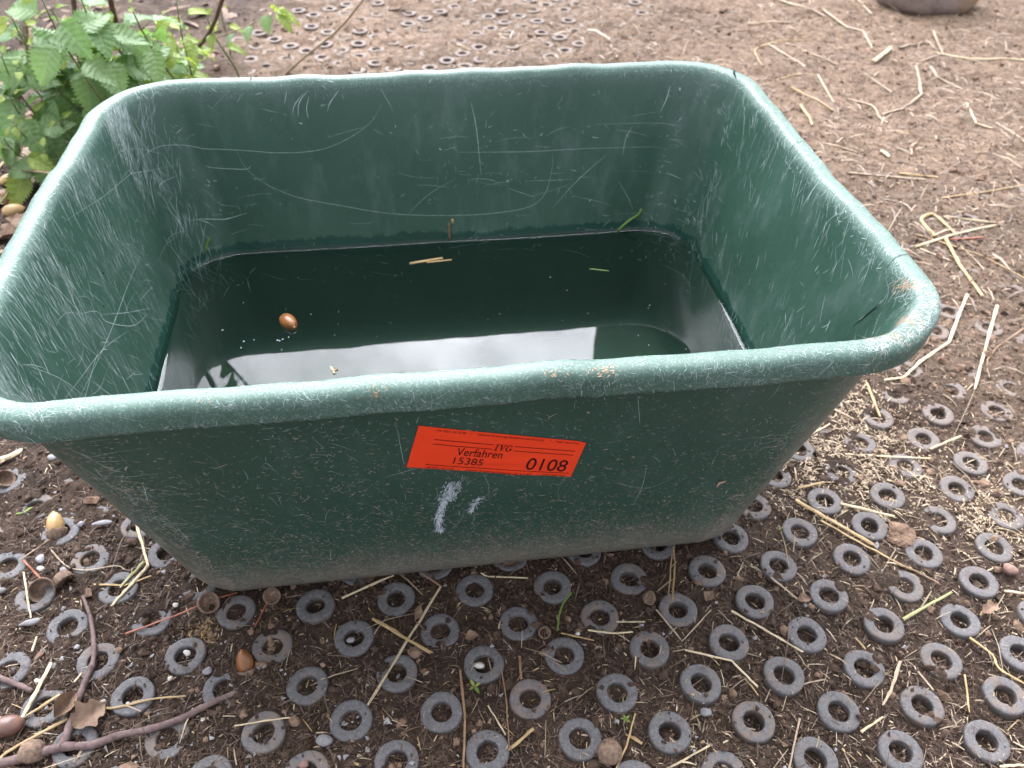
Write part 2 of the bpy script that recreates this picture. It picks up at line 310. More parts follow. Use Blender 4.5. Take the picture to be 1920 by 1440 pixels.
# ------------------------------------------------------------------ rubber ring mat
def ring_mesh(k):
    r = np.random.default_rng(50+k); n = 28; th = np.arange(n)/n*2*math.pi
    ro = .0193+.0003*np.sin(th*3+k)+r.normal(0, .00012, n); ri = .0094+.0003*np.sin(th*2+k*2)+r.normal(0, .00012, n)
    L = []; low = []
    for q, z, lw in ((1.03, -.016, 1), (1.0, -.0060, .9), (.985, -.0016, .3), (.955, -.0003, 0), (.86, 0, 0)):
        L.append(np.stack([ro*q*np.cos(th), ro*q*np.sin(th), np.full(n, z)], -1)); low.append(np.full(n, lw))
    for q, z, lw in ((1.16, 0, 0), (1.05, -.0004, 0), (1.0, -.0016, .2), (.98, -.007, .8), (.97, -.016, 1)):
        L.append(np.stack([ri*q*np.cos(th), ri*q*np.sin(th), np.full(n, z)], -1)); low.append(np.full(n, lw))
    V = np.array(L); V[3:7, :, 2] += .0004*np.sin(th*2+k)+r.normal(0, .00012, (4, n))
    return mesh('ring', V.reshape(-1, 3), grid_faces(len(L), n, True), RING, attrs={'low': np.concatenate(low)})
RM = [ring_mesh(k) for k in range(7)]
def behind_tub(p, rad=.018):
    for z in np.linspace(0, .335, 24):
        k = z/CAM_H; x, y = p[0]*(1-k), p[1]*(1-k); q = z/TH
        if z > .31: a, b, r = TA, TB, TR
        else: a, b, r = BA+(TA-TW-BA)*q, BB+(TB-TW-BB)*q, BR+(TR-TW-BR)*q
        if rr_sd(*tub_local(x, y), a, b, r) < -rad: return True
    return False
matroot = empty('rubber_mat', (0, 0, 0))
tag(matroot, 'grey rubber ring mat pressed into the soil under the green tub', 'mat')
cand = []
for i in range(-50, 51):
    for j in range(-60, 30):
        p = RO+i*E1+j*E2
        if p[1] < .2 or p[1] > 2.45 or p[0] < MAT_L: continue
        q = proj([p[0], p[1], 0])
        if not (-40 < q[0] < 1960 and -20 < q[1] < 1480): continue
        lx, ly = tub_local(p[0], p[1])
        if rr_sd(lx, ly, BA, BB, BR) < -.03: continue
        if p[1] > 1.35 and p[0] > .26+.12*math.sin(p[1]*9): continue
        if behind_tub(p): continue
        s = float(soil(p[0], p[1]))
        if s > .0035: continue
        cand.append((p[1], p, s))
cand.sort(key=lambda c: c[0])
restV, restF, restL = [], [], []; nv = 0
for k, (_, p, s) in enumerate(cand):
    z = random.gauss(0, .0007)
    if s > -.001: z += random.uniform(-.001, .0004)+max(0, s)*.6
    else: z = min(z, .0006)
    lx, ly = tub_local(p[0], p[1])
    if rr_sd(lx, ly, BA, BB, BR) < .02: z = -.0012
    x, y = p+np.random.default_rng(k).normal(0, .0013, 2)
    rot = (random.gauss(0, .02), random.gauss(0, .02), random.uniform(0, 6.28))
    if k < 300:
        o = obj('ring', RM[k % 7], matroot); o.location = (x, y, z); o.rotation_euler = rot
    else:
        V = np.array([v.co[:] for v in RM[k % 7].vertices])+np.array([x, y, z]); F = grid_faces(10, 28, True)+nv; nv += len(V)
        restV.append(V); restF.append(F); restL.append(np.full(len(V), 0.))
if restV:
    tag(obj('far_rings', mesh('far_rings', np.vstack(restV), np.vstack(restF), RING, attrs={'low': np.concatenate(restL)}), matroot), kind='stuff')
print('rings', len(cand))
# ------------------------------------------------------------------ the tub
PROF = []                                            # (offset from the wall line, z, inner?)
for off, z in ((-.15, .006), (-.10, .006), (-.05, .006), (-.032, .0065), (-.02, .009), (-.01, .015), (-.004, .025), (-.001, .04), (0, .06)): PROF.append((off, z, 1.))
for z in np.linspace(.07, .312, 24): PROF.append((0, z, 1.))
for off, z, k in ((.0002,.3190,.95),(.0004,.3260,.8),(.0011,.3325,.6),(.0026,.3378,.5),(.0048,.3402,.5),(.0085,.3409,.5),(.0130,.3406,.5),(.0172,.3396,.5),(.0205,.3370,.5),(.0224,.3328,.5),(.0234,.3280,.5),(.0241,.3225,.5),(.0243,.3193,.45),(.0239,.3177,.35),(.0222,.3170,.3),(.0185,.3176,.2),(.0125,.3185,.1),(.0078,.3170,0),(.0056,.3105,0),(.0048,.3025,0)): PROF.append((off, z, k))
for z in np.linspace(.292, .035, 24): PROF.append((.0045, z, 0.))
for off, z in ((.0035, .022), (.0005, .011), (-.005, .004), (-.013, .001), (-.025, .0002), (-.06, 0), (-.15, 0)): PROF.append((off, z, 0.))
PROF = np.array(PROF); NT = len(PROF)
def rr_eval(a, b, r, s):
    s = np.mod(s, 8); k = s.astype(int); u = s-k
    ex = a-r; ey = b-r; th = u*math.pi/2
    X = np.select([k == 0, k == 1, k == 2, k == 3, k == 4, k == 5, k == 6, k == 7], [-ex+2*ex*u, ex+r*np.sin(th), a+0*u, ex+r*np.cos(th), ex-2*ex*u, -ex-r*np.sin(th), -a+0*u, -ex-r*np.cos(th)])
    Y = np.select([k == 0, k == 1, k == 2, k == 3, k == 4, k == 5, k == 6, k == 7], [-b+0*u, -ey-r*np.cos(th), -ey+2*ey*u, ey+r*np.sin(th), b+0*u, ey+r*np.cos(th), ey-2*ey*u, -ey-r*np.sin(th)])
    nx = np.select([k == 0, k == 1, k == 2, k == 3, k == 4, k == 5, k == 6, k == 7], [0*u, np.sin(th), 1+0*u, np.cos(th), 0*u, -np.sin(th), -1+0*u, -np.cos(th)])
    ny = np.select([k == 0, k == 1, k == 2, k == 3, k == 4, k == 5, k == 6, k == 7], [-1+0*u, -np.cos(th), 0*u, np.sin(th), 1+0*u, np.cos(th), 0*u, -np.sin(th)])
    return X, Y, nx, ny
def wall_dims(z):
    k = z/TH; return BA+(TA-TW-BA)*k, BB+(TB-TW-BB)*k, BR+(TR-TW-BR)*k
def surf(s, t):
    s = np.asarray(s, float); t = np.clip(np.asarray(t, float), 0, NT-1.001); s, t = np.broadcast_arrays(s, t)
    i = t.astype(int); u = t-i; off = PROF[i, 0]*(1-u)+PROF[i+1, 0]*u; z = PROF[i, 1]*(1-u)+PROF[i+1, 1]*u
    a, b, r = wall_dims(z); X, Y, nx, ny = rr_eval(a+off, b+off, np.maximum(r+off, .004), s)
    q = s*math.pi/4; wv = .0011*np.sin(3*q+1+z*9)+.0009*np.sin(7*q+2-z*14)+.0005*np.sin(17*q+z*30)
    wv = wv*np.clip((z-.02)/.1, 0, 1)
    kk = np.mod(s, 8); kk = np.where(kk.astype(int) % 2 == 0, np.clip(np.sin((kk-kk.astype(int))*math.pi)*2.5, 0, 1), 0)
    dz = (.0010*np.sin(5*q+.6)+kk*.0007*np.sin(11*q+2)+kk*(.0005*np.sin(29*q)+.0006*np.sin(43*q+1)*np.sin(3*q)+.0005*np.sin(71*q)))*np.clip((z-.25)/.08, 0, 1)
    X = X+nx*wv; Y = Y+ny*wv
    return np.stack([TX+X*cT-Y*sT, TY+X*sT+Y*cT, z+dz], -1)
def surf_n(s, t):
    e = 1e-3; a = surf(s+e, t)-surf(s-e, t); b = surf(s, t+e*5)-surf(s, t-e*5); n = np.cross(a, b)
    return -n/(np.linalg.norm(n, axis=-1, keepdims=True)+1e-12)
ss = np.concatenate([np.arange(0, 1, 1/64), 1+np.arange(0, 1, 1/36), 2+np.arange(0, 1, 1/42), 3+np.arange(0, 1, 1/36), 4+np.arange(0, 1, 1/64), 5+np.arange(0, 1, 1/36), 6+np.arange(0, 1, 1/42), 7+np.arange(0, 1, 1/36)])
SG, TG = np.meshgrid(ss, np.arange(NT)*1.); V = surf(SG, np.minimum(TG, NT-1.001)); nc = len(ss)
F = grid_faces(NT, nc, True)[:, ::-1]; V = V.reshape(-1, 3)
FL = [tuple(int(q) for q in f) for f in F]; FL.append(tuple(range(nc))); FL.append(tuple((NT-1)*nc+k for k in range(nc-1, -1, -1)))
tub = obj('plastic_tub', mesh('plastic_tub', V, FL, PLASTIC, attrs={'inner': np.repeat(PROF[:, 2], nc)}))
tag(tub, 'scratched dark green plastic trough half filled with water standing on the ring mat', 'tub')
nt_chk = surf_n(np.array([.5]), np.array([20.]))[0]; NS = 1. if nt_chk[1] > 0 else -1.     # near inner wall must face +y
def sn(s, t): return NS*surf_n(s, t)
T_IN0, T_IN1 = 9, 33; T_RIM0, T_RIM1 = 34, 46; T_OUT0, T_OUT1 = 53, 79
def zt(z, outer=False):
    """profile parameter for a height on the inner or the outer wall"""
    if outer: return np.interp(-np.asarray(z), -PROF[53:80, 1], np.arange(53, 80))
    return np.interp(z, PROF[4:37, 1], np.arange(4, 37))
def locate(pts, s0, s1, t0, t1, n=260):
    """surface parameters of photograph pixels within a patch of the tub"""
    A, B = np.meshgrid(np.linspace(s0, s1, n), np.linspace(t0, t1, n)); Q = proj(surf(A, B)); o_ = []
    for p in pts:
        d = np.hypot(Q[..., 0]-p[0], Q[..., 1]-p[1]); i = np.unravel_index(d.argmin(), d.shape); o_.append((A[i], B[i]))
    return np.array(o_)
class Ribbons:
    def __init__(s): s.V = []; s.F = []; s.n = 0
    def line(s, P, N, wd):
        """P (k,m,3) polylines, N normals, wd (k,) widths"""
        k, m_, _ = P.shape; T = np.gradient(P, axis=1); T /= np.linalg.norm(T, axis=2, keepdims=True)+1e-12
        W = np.cross(N, T); tap = np.sin(np.linspace(.25, math.pi-.25, m_))[None, :, None]; h = np.asarray(wd)[:, None, None]*.5*tap
        Vv = np.stack([P-W*h, P+W*h], 2).reshape(k*m_*2, 3)
        base = (np.arange(k)*m_*2)[:, None]+(np.arange(m_-1)*2)[None, :]
        f = np.stack([base, base+1, base+3, base+2], -1).reshape(-1, 4)
        s.V.append(Vv); s.F.append(f+s.n); s.n += len(Vv)
    def st(s, ps, wd, lift=.00018):
        """ps (k,m,2) of surface parameters"""
        ps = np.asarray(ps, float); P = surf(ps[..., 0], ps[..., 1]); Nn = sn(ps[..., 0], ps[..., 1]); s.line(P+Nn*(lift*RNG.uniform(.7, 2.2, len(ps)))[:, None, None], Nn, wd)
    def build(s, name, mat, parent, kind='stuff'):
        o = obj(name, mesh(name, np.vstack(s.V), np.vstack(s.F), mat, smooth=False), parent); return tag(o, kind=kind)
def scat(rb, k, s0, s1, t0, t1, ln, wd, ang, angs, curve=.15, dens=None, m_=5, lift=.00018):
    """random short scratches: length ln (m), direction ang measured from the horizontal on the wall"""
    r = RNG; s = r.uniform(s0, s1, k*5); t = r.uniform(t0, t1, k*5)
    keep = r.random(k*5) < (dens(s, t) if dens else 1/5); s = s[keep][:k]; t = t[keep][:k]; k = len(s)
    e = 1e-3; ds = np.linalg.norm(surf(s+e, t)-surf(s-e, t), axis=-1)/(2*e); dt = np.linalg.norm(surf(s, t+.02)-surf(s, t-.02), axis=-1)/.04
    L = ln*np.exp(r.normal(0, .55, k)); a = r.normal(ang, angs, k); c = r.normal(0, curve, k); q = np.linspace(-.5, .5, m_)[None]
    x = L[:, None]*(q*np.cos(a)[:, None]-c[:, None]*(q*q-.08)*np.sin(a)[:, None]); y = L[:, None]*(q*np.sin(a)[:, None]+c[:, None]*(q*q-.08)*np.cos(a)[:, None])
    ps = np.stack([s[:, None]+x/ds[:, None], np.clip(t[:, None]+y/dt[:, None], 0, NT-2)], -1)
    rb.st(ps, wd*np.exp(r.normal(0, .35, k)), lift)
# scratches
SC = Ribbons()
cl = lambda s, t: np.clip(.33+1.2*vn(s*6, t*.5, 1, 2), .02, 1)
scat(SC, 1300, 5.6, 7.35, 24, 35.5, .013, .00024, 1.9, .16, .08, lambda s, t: np.clip((t-22)/13, 0, 1)**1.3*np.clip(.5+1.4*vn(s*9, t*.2, 1, 3), 0, 1))   # left wall, dense below the rim
scat(SC, 700, 5.3, 7.5, 12, 34, .018, .00022, 1.75, .30, .12, cl)
scat(SC, 120, 5.5, 7.5, 12, 32, .030, .00026, .9, .5, .3, cl)
scat(SC, 420, 1.5, 3.2, 14, 35.5, .013, .00026, 1.3, .22, .1, cl)
scat(SC, 160, 1.4, 3.4, 12, 34, .012, .00026, 1.2, .9, .2, cl)
scat(SC, 300, 3.0, 5.3, 12, 35, .006, .00018, 1.35, .85, .25, cl)
scat(SC, 120, 3.0, 5.3, 12, 35, .004, .0005, 1.4, 1.0, .2, cl)
scat(SC, 60, 3.2, 5, 12, 30, .022, .00022, .05, .2, .2, cl)
scat(SC, 420, 1.0, 2.9, 33.5, 36.5, .005, .00030, 1.2, .9, .4)
rim_d = lambda s, t: np.clip(.30+1.5*vn(s*7, t*.6, 1, 4), .03, 1)
scat(SC, 2600, -1.0, 1.9, 36, 46.5, .0042, .00027, 1.3, .9, .2, rim_d, 4)
scat(SC, 900, 5.2, 7.2, 35, 45, .0048, .00030, 1.4, .8, .2, rim_d, 4)
scat(SC, 900, 1.6, 3.3, 36, 46, .0042, .00028, 1.0, .9, .2, rim_d, 4)
scat(SC, 260, 3.0, 5.2, 35, 42, .004, .00035, .6, .9, .4, rim_d, 4)
scat(SC, 2200, -.9, 1.9, T_OUT0, T_OUT1, .0040, .00024, .3, .9, .18, cl, 4)
scat(SC, 260, -.9, 1.9, T_OUT0, T_OUT1-2, .010, .00022, .4, .9, .15, cl)
scat(SC, 130, -.9, 1.9, T_OUT0, T_OUT1-2, .018, .00020, 1.5, .35, .3, cl)
def drawn(rb, pts, s0, s1, t0, t1, wd, k=8):
    wd = wd*.62
    q = locate(pts, s0, s1, t0, t1); q = smoothline(q, k); rb.st(q[None], np.array([wd]))
BK = (2.9, 5.6, 9, 35)
for pts, wd in [([(262,322),(262,300),(275,288),(300,275),(340,272),(420,282),(520,286),(590,283),(640,265),(690,232),(712,195)],.0007),
                ([(440,285),(460,317),(500,345),(560,370),(640,386),(740,402),(860,404),(940,397),(1000,385),(1026,360),(1034,320),(1033,290)],.0007),
                ([(1040,390),(1075,350),(1110,315),(1132,292)],.0007), ([(880,192),(893,240),(905,330)],.0009), ([(1237,210),(1250,185),(1257,162)],.0014),
                ([(765,400),(800,365),(850,335)],.0005), ([(1165,290),(1172,262),(1182,235)],.0009), ([(860,286),(920,285),(1000,284),(1130,277),(1250,279)],.0006),
                ([(716,165),(733,210)],.0006), ([(560,220),(566,190),(575,170)],.0012), ([(552,215),(556,195),(566,175)],.001), ([(613,210),(622,190),(640,168)],.0012), ([(575,222),(578,205),(584,180)],.001), ([(535,195),(538,170)],.0008),
                ([(385,310),(450,318),(470,312)],.001), ([(225,395),(300,345),(330,330)],.0009), ([(360,412),(420,412),(465,400)],.0014),
                ([(1160,340),(1180,370),(1190,395)],.0006)]:
    drawn(SC, pts, *BK, wd)
LF = (4.9, 7.6, 9, 36)
for pts, wd in [([(150,590),(180,585),(200,603),(240,612),(262,604),(276,588)],.0008), ([(190,590),(240,585),(290,577)],.0006), ([(140,760),(200,640),(235,545),(262,480)],.0008), ([(40,680),(120,715),(180,765)],.0005),
                ([(110,760),(190,660),(240,620)],.0006), ([(155,760),(170,700),(185,655)],.0008), ([(190,640),(205,640)],.0008), ([(190,655),(203,655)],.0007), ([(20,660),(33,685)],.0016), ([(160,705),(215,745),(240,765)],.0006)]:
    drawn(SC, pts, *LF, wd)
RW = (.9, 3.2, 9, 36)
for pts, wd in [([(1400,165),(1395,240),(1380,330)],.0007), ([(1535,445),(1560,410),(1590,395)],.0006), ([(1500,400),(1530,350),(1545,330)],.001), ([(1440,330),(1460,270),(1470,250)],.0007), ([(1610,598),(1640,575),(1655,562)],.0012)]:
    drawn(SC, pts, *RW, wd)
FW = (-.9, 1.9, T_OUT0, T_OUT1)
for pts, wd in [([(750,800),(752,850),(755,870)],.0006), ([(1195,740),(1197,795)],.0006), ([(720,895),(780,878)],.0007), ([(1150,905),(1215,915),(1265,895)],.0006), ([(1210,870),(1200,910),(1190,950)],.0006), ([(270,905),(275,925),(278,942)],.001), ([(160,800),(205,802)],.0004)]:
    drawn(SC, pts, *FW, wd)
SC.build('scratches', SCRATCH, tub)
# dust and straw flecks stuck to the outside
DU = Ribbons(); low = lambda s, t: np.clip(.06+.30*np.clip((t-58)/17, 0, 1)**1.2+.5*np.clip(vn(s*9, t*.4, 1, 5), 0, 1), 0, 1)
scat(DU, 9000, -.95, 1.9, T_OUT0, T_OUT1, .0013, .00055, .15, .7, .4, low, 3)
scat(DU, 5000, -.95, 1.9, T_OUT0, T_OUT1, .0032, .00036, .12, .55, .2, low, 4)
lw2 = lambda s, t: np.clip((t-66)/10, 0, 1)*.9
scat(DU, 9000, -.95, 1.9, 64, T_OUT1+3, .0011, .0006, .1, .8, .4, lw2, 3)
scat(DU, 700, -.3, 1.7, 48.5, 52.5, .003, .0004, .05, .3, .3, None, 3)
scat(DU, 260, 1.0, 1.9, 37, 44, .003, .0004, .6, .9, .4, None, 3)
DU.build('dust_flecks', DUST, tub)
MU = Ribbons()
for (px, py, sx_, k) in ((1133,695,17,60),(1035,703,40,20),(1690,600,30,170),(1650,630,40,110),(700,730,26,18),(380,742,20,18),(1705,535,26,120)):
    pp = [(px+random.gauss(0, sx_*.5), py+random.gauss(0, 5)) for _ in range(k)]
    q = locate(pp, -1, 2.6, 34, 47, 200); a = RNG.uniform(0, 3.14, k); L = RNG.uniform(.001, .003, k)
    e = np.stack([np.cos(a)*L*1.1, np.sin(a)*L*120], -1); q = q+np.stack([RNG.normal(0, .006, k), RNG.normal(0, .45, k)], -1); MU.st(np.stack([q-e, q, q+e], 1), RNG.uniform(.0004, .0009, k), .0003)
q = locate([(1342,911),(1352,907),(1364,902)], *FW); MU.st(np.stack([q+[0, k] for k in (-.1, 0, .12)]), np.array([.003, .0038, .003]), .0005)
MU.build('mud_smear', TAN, tub)
CH = Ribbons()
for cx_, pts in ((0, [(853,902),(845,925),(833,945),(826,970),(822,1005)]), (1, [(897,930),(889,945),(880,965)])):
    q = smoothline(locate(pts, *FW), 12)
    for k in range(620 if cx_ == 0 else 130):
        n_ = len(q); i = int(RNG.integers(0, n_-4)); f_ = i/n_; j = min(n_, i+int(RNG.integers(3, 5)))
        wdt = (.017 if f_ < .4 else .006)*(1 if cx_ == 0 else .7); seg = q[i:j].copy(); off = RNG.normal(0, .5)
        seg[:, 0] += off*wdt+np.linspace(0, RNG.normal(0, .004), len(seg)); seg[:, 1] += RNG.normal(0, .10); CH.st(seg[None], np.array([RNG.uniform(.0002, .00055)]), .0003)
CH.build('chalk_mark', CHALK, tub)
CK = Ribbons()
q = locate([(1386,122),(1377,131),(1376,138),(1381,147)], 2.7, 4.2, 33, 42); CK.st(q[None], np.array([.0030]), .0004)
q = locate([(1600,612),(1625,590),(1650,568)], .9, 2.6, 22, 36); CK.st(smoothline(q)[None], np.array([.0012]), .0003)
for pts in ([(919,116),(921,128),(920,136)], [(472,136),(472,152)], [(525,137),(525,153)]):
    q = locate(pts, 3.5, 5.4, 33, 42); CK.st(smoothline(q)[None], np.array([.0011]), .0003)
q = locate([(256,234),(262,243)], 4.8, 5.9, 32, 40); CK.st(smoothline(q)[None], np.array([.0012]), .0003)
for sx_, t0_, t1_ in ((2.62, 34, 42), (2.05, 34, 41)):
    CK.st(np.stack([np.full(8, sx_)+np.linspace(0, .02, 8), np.linspace(t0_, t1_, 8)], -1)[None], np.array([.0006]), .00025)
CK.build('cracks', DARK, tub)
# ------------------------------------------------------------------ the sticker
cs = locate([(785,797),(1098,827),(1070,893),(763,875)], .1, .95, T_OUT0, T_OUT1, 500)    # tl, tr, br, bl
def lab(u, v):
    u = np.asarray(u)[..., None]; v = np.asarray(v)[..., None]; return (cs[3]*(1-u)+cs[2]*u)*(1-v)+(cs[0]*(1-u)+cs[1]*u)*v
def on_label(u, v, lift):
    q = lab(u, v); return surf(q[..., 0], q[..., 1])+sn(q[..., 0], q[..., 1])*np.asarray(lift)[..., None]
uu, vv = np.meshgrid(np.linspace(0, 1, 40), np.linspace(0, 1, 14)); r_ = RNG
lift = .0005+.0004*np.clip(vn(uu*3, vv*2, 1.7, 2), 0, 1)+.0014*np.exp(-((uu-.62)**2/.02+(vv-.03)**2/.002))+.0011*np.exp(-((vv-.30-.22*(uu-.45))**2/.0030+(uu-.55)**2/.03))+.0012*np.clip(uu-.95, 0, 1)*20*vv
V = on_label(uu, vv, lift); st = obj('sticker', mesh('sticker', V.reshape(-1, 3), grid_faces(14, 40), STICKER), tub)
e_ = np.concatenate([np.arange(40), np.arange(1, 14)*40+39])
LW = np.linalg.norm(on_label(np.array(1.), np.array(.5), 0)-on_label(np.array(0.), np.array(.5), 0)); LH = np.linalg.norm(on_label(np.array(.5), np.array(1.), 0)-on_label(np.array(.5), np.array(0.), 0))
def lab_lift(u, v): return .0005+.0004*np.clip(vn(u*3, v*2, 1.7, 2), 0, 1)+.0014*np.exp(-((u-.62)**2/.02+(v-.03)**2/.002))+.0011*np.exp(-((v-.30-.22*(u-.45))**2/.0030+(u-.55)**2/.03))+.0012*np.clip(u-.95, 0, 1)*20*v
def put_flat(name, V2, F, lift=.00035):
    V = on_label(V2[:, 0], V2[:, 1], lab_lift(V2[:, 0], V2[:, 1])+lift); o = obj(name, mesh(name, V, F, INK, smooth=False), st); return o
def text(body, u, v, hgt, width=None, name='lettering', bold=0.):
    """text whose lower left corner sits at (u,v) of the sticker; hgt in sticker heights"""
    c = bpy.data.curves.new('t', 'FONT'); c.body = body; c.size = 1; c.offset = bold-.004; to = bpy.data.objects.new('t', c); COL.objects.link(to)
    bpy.context.view_layer.update(); me = to.evaluated_get(bpy.context.evaluated_depsgraph_get()).to_mesh()
    V = np.array([p.co[:2] for p in me.vertices]); F = [tuple(p.vertices) for p in me.polygons]; to.to_mesh_clear(); bpy.data.objects.remove(to); bpy.data.curves.remove(c)
    V[:, 0] -= V[:, 0].min(); cap = .70; k = hgt/cap
    su = (width/V[:, 0].max()) if width else k*LH/LW
    return put_flat(name, np.stack([u+V[:, 0]*su, v+V[:, 1]*k], -1), F)
text('Verfahren', .25, .40, .20, .27); text('15385', .25, .175, .18, .172); text('0108', .685, .15, .33, .26, bold=.004)
small = '+49 5223 / 65 32 00'; firm = 'Industrie-Verwertungs-Gesellschaft mbH & Co.KG'; web = 'https://ivg.auction'
for v0 in (.925, .018):
    text(small, .10, v0, .042, .165); text('\u2022', .295, v0, .05, .006); text(firm, .335, v0, .045, .40); text('\u2022', .775, v0, .05, .006); text(web, .81, v0, .042, .15)
def bar(u0, v0, u1, v1, th=.012):
    n = 12; U = np.linspace(u0, u1, n); W = np.linspace(v0, v1, n); V2 = np.concatenate([np.stack([U, W-th/2], -1), np.stack([U, W+th/2], -1)])
    put_flat('printed_line', V2, [(i, i+1, n+i+1, n+i) for i in range(n-1)])
bar(.105, .735, .445, .735); bar(.105, .625, .445, .625); bar(.575, .735, .955, .735); bar(.575, .625, .955, .625); bar(.10, .105, .975, .105)
# serif initials I V G as outlined polygons, slanted
def poly_letter(polys, u, v, h, wdt, slant=.18):
    Vs, Fs = [], []; n = 0
    for P in polys:
        P = np.array(P, float); x = P[:, 0]+slant*P[:, 1]; Vs.append(np.stack([u+x*wdt, v+P[:, 1]*h], -1))
        Fs += [tuple(n+i for i in f) for f in ([range(len(P))] if len(P) <= 4 else [(i, i+1, len(P)-2-i, len(P)-1-i) for i in range(len(P)//2-1)])]; n += len(P)
    put_flat('lettering', np.vstack(Vs), Fs)
ih, iw, iv = .15, .036, .60
poly_letter([[(.32,0),(.58,0),(.58,1),(.32,1)], [(.05,0),(.85,0),(.85,.07),(.05,.07)], [(.05,.93),(.85,.93),(.85,1),(.05,1)]], .455, iv, ih, .026)
poly_letter([[(.10,1),(.36,1),(.62,.12),(.52,0)], [(.52,0),(.60,0),(.95,1),(.86,1)], [(-.04,.93),(.46,.93),(.46,1),(-.04,1)], [(.70,.93),(1.08,.93),(1.08,1),(.70,1)]], .480, iv, ih, iw)
th = np.radians(np.linspace(50, 335, 22)); o_ = np.stack([.5+.50*np.cos(th), .5+.52*np.sin(th)], -1); i_ = np.stack([.53+.33*np.cos(th), .5+.45*np.sin(th)], -1)
poly_letter([np.vstack([o_, i_[::-1]]).tolist(), [(.74,.05),(.95,.12),(.95,.42),(.74,.42)], [(.58,.40),(1.06,.40),(1.06,.46),(.58,.46)], [(.80,.70),(.88,.70),(.88,.96),(.80,.90)]], .522, iv, ih, iw)
# ------------------------------------------------------------------ water
loops = []
for d, dz in ((-.0012, .0042), (.0004, .0030), (.0014, .0019), (.0028, .0009), (.0052, .0003), (.009, 0), (.02, 0), (.05, 0), (.09, 0), (.13, 0), (.155, 0)):
    a, b, r = wall_dims(WZ); X, Y, nx, ny = rr_eval(a-d, b-d, max(r-d, .004), ss)
    q = ss*math.pi/4; wv = (.0011*np.sin(3*q+1+WZ*9)+.0009*np.sin(7*q+2-WZ*14)+.0005*np.sin(17*q+WZ*30))
    X = X+nx*wv*(d < .03); Y = Y+ny*wv*(d < .03)
    loops.append(np.stack([TX+X*cT-Y*sT, TY+X*sT+Y*cT, np.full(len(ss), WZ+dz)], -1))
F = [tuple(int(q) for q in f) for f in grid_faces(len(loops), len(ss), True)]+[tuple((len(loops)-1)*len(ss)+k for k in range(len(ss)))]
tag(obj('water', mesh('water', np.vstack(loops), F, WATER)), kind='structure')
# ------------------------------------------------------------------ acorns
def lathe(prof, n=18, bumps=0., seed=0):
    r = np.random.default_rng(seed); th = np.arange(n)/n*2*math.pi; L = []
    for rad, z in prof:
        rr = rad*(1+(r.normal(0, bumps, n) if bumps and 0 < rad else 0)); L.append(np.stack([rr*np.cos(th), rr*np.sin(th), np.full(n, z)], -1))
    F = [tuple(int(q) for q in f) for f in grid_faces(len(prof), n, True)]; F.append(tuple(range(n-1, -1, -1))); F.append(tuple((len(prof)-1)*n+k for k in range(n)))
    return np.vstack(L), F
def acorn_me(mat): 
    k = [(math.sin(a)*1., -math.cos(a)) for a in np.linspace(.12, math.pi-.16, 14)]
    pr = [(.0083*r*(1-.06*z), .0135*z) for r, z in k]+[(.0014, .0136), (.0006, .0143)]
    return mesh('acorn', *lathe(pr), mat)
def cup_me(deep=1., seed=0):
    pr = [(.0012, -.0085), (.004, -.0082), (.0075, -.0062*deep), (.0096, -.002), (.0101, .002), (.0098, .0034), (.0088, .0030), (.0080, -.001), (.005, -.0045), (.001, -.005)]
    return mesh('cup', *lathe(pr, 20, .035, seed), CUP)
AM = {'brown': acorn_me(ACORN), 'pale': acorn_me(ACORN_PALE), 'purple': acorn_me(ACORN_PURPLE)}; CM = [cup_me(1, k) for k in range(3)]
def lay(px, py, z, yaw_px, tilt, sc, o):
    """place o at a spot; yaw_px: the picture direction (dx,dy) its axis points to; tilt: radians up from the ground"""
    P = g(px, py, z); Q = g(px+yaw_px[0], py+yaw_px[1], z); d = Vector(Q-P).normalized(); ax = (d*math.cos(tilt)+Vector((0, 0, 1))*math.sin(tilt)).normalized()
    o.location = P; o.rotation_euler = ax.to_track_quat('Z', 'Y').to_euler(); o.scale = (sc,)*3; return o
def acorn(px, py, kind, dirn, tilt, sc, label, cup=False, z=.005, grp='acorns around the tub'):
    o = obj('acorn', AM[kind]); lay(px, py, z, dirn, tilt, sc, o); tag(o, label, 'acorn', grp)
    if cup: c = obj('cup', CM[int(px) % 3], o); c.location = (0, 0, -.0085)
    return o
acorn(541, 604, 'brown', (22, 22), .05, 1.02, 'glossy brown acorn floating on the dark water inside the tub', z=WZ+.0018, grp=None)
acorn(104, 984, 'pale', (2, -30), .55, 1.05, 'pale yellow acorn standing in its rough cup left of the tub', True)
acorn(459, 1243, 'brown', (-4, -30), .9, .95, 'brown acorn sitting in its cup between the rings below the tub', True, .003)
acorn(10, 1362, 'purple', (-30, 8), .1, 1.1, 'purplish acorn at the left edge beside crossed straws', False, .005)
acorn(18, 337, 'pale', (30, -6), .1, 1.2, 'orange tan acorn under the nettles, the farthest of three in a row', False, .010)
acorn(12, 372, 'brown', (6, -10), .9, 1.0, 'small orange acorn between two paler ones under the nettles', False, .012)
acorn(25, 394, 'pale', (30, -5), .05, 1.25, 'large pale acorn with a grass blade lying across it', False, .012)
def cup(px, py, dirn, tilt, sc, label, z=.004):
    o = obj('acorn_cup', CM[int(py) % 3]); lay(px, py, z, dirn, tilt, sc, o); return tag(o, label, 'acorn cup', 'empty acorn cups on the soil')
cup(79, 1106, (3, 20), .7, 1.25, 'wide open acorn cup with a thin red stalk beside it')
cup(119, 1086, (18, 20), -.4, .95, 'small rough acorn cup lying on its side near the left edge')
cup(390, 1131, (12, 6), .9, 1.05, 'acorn cup on the end of a thin red stem by the tub corner')
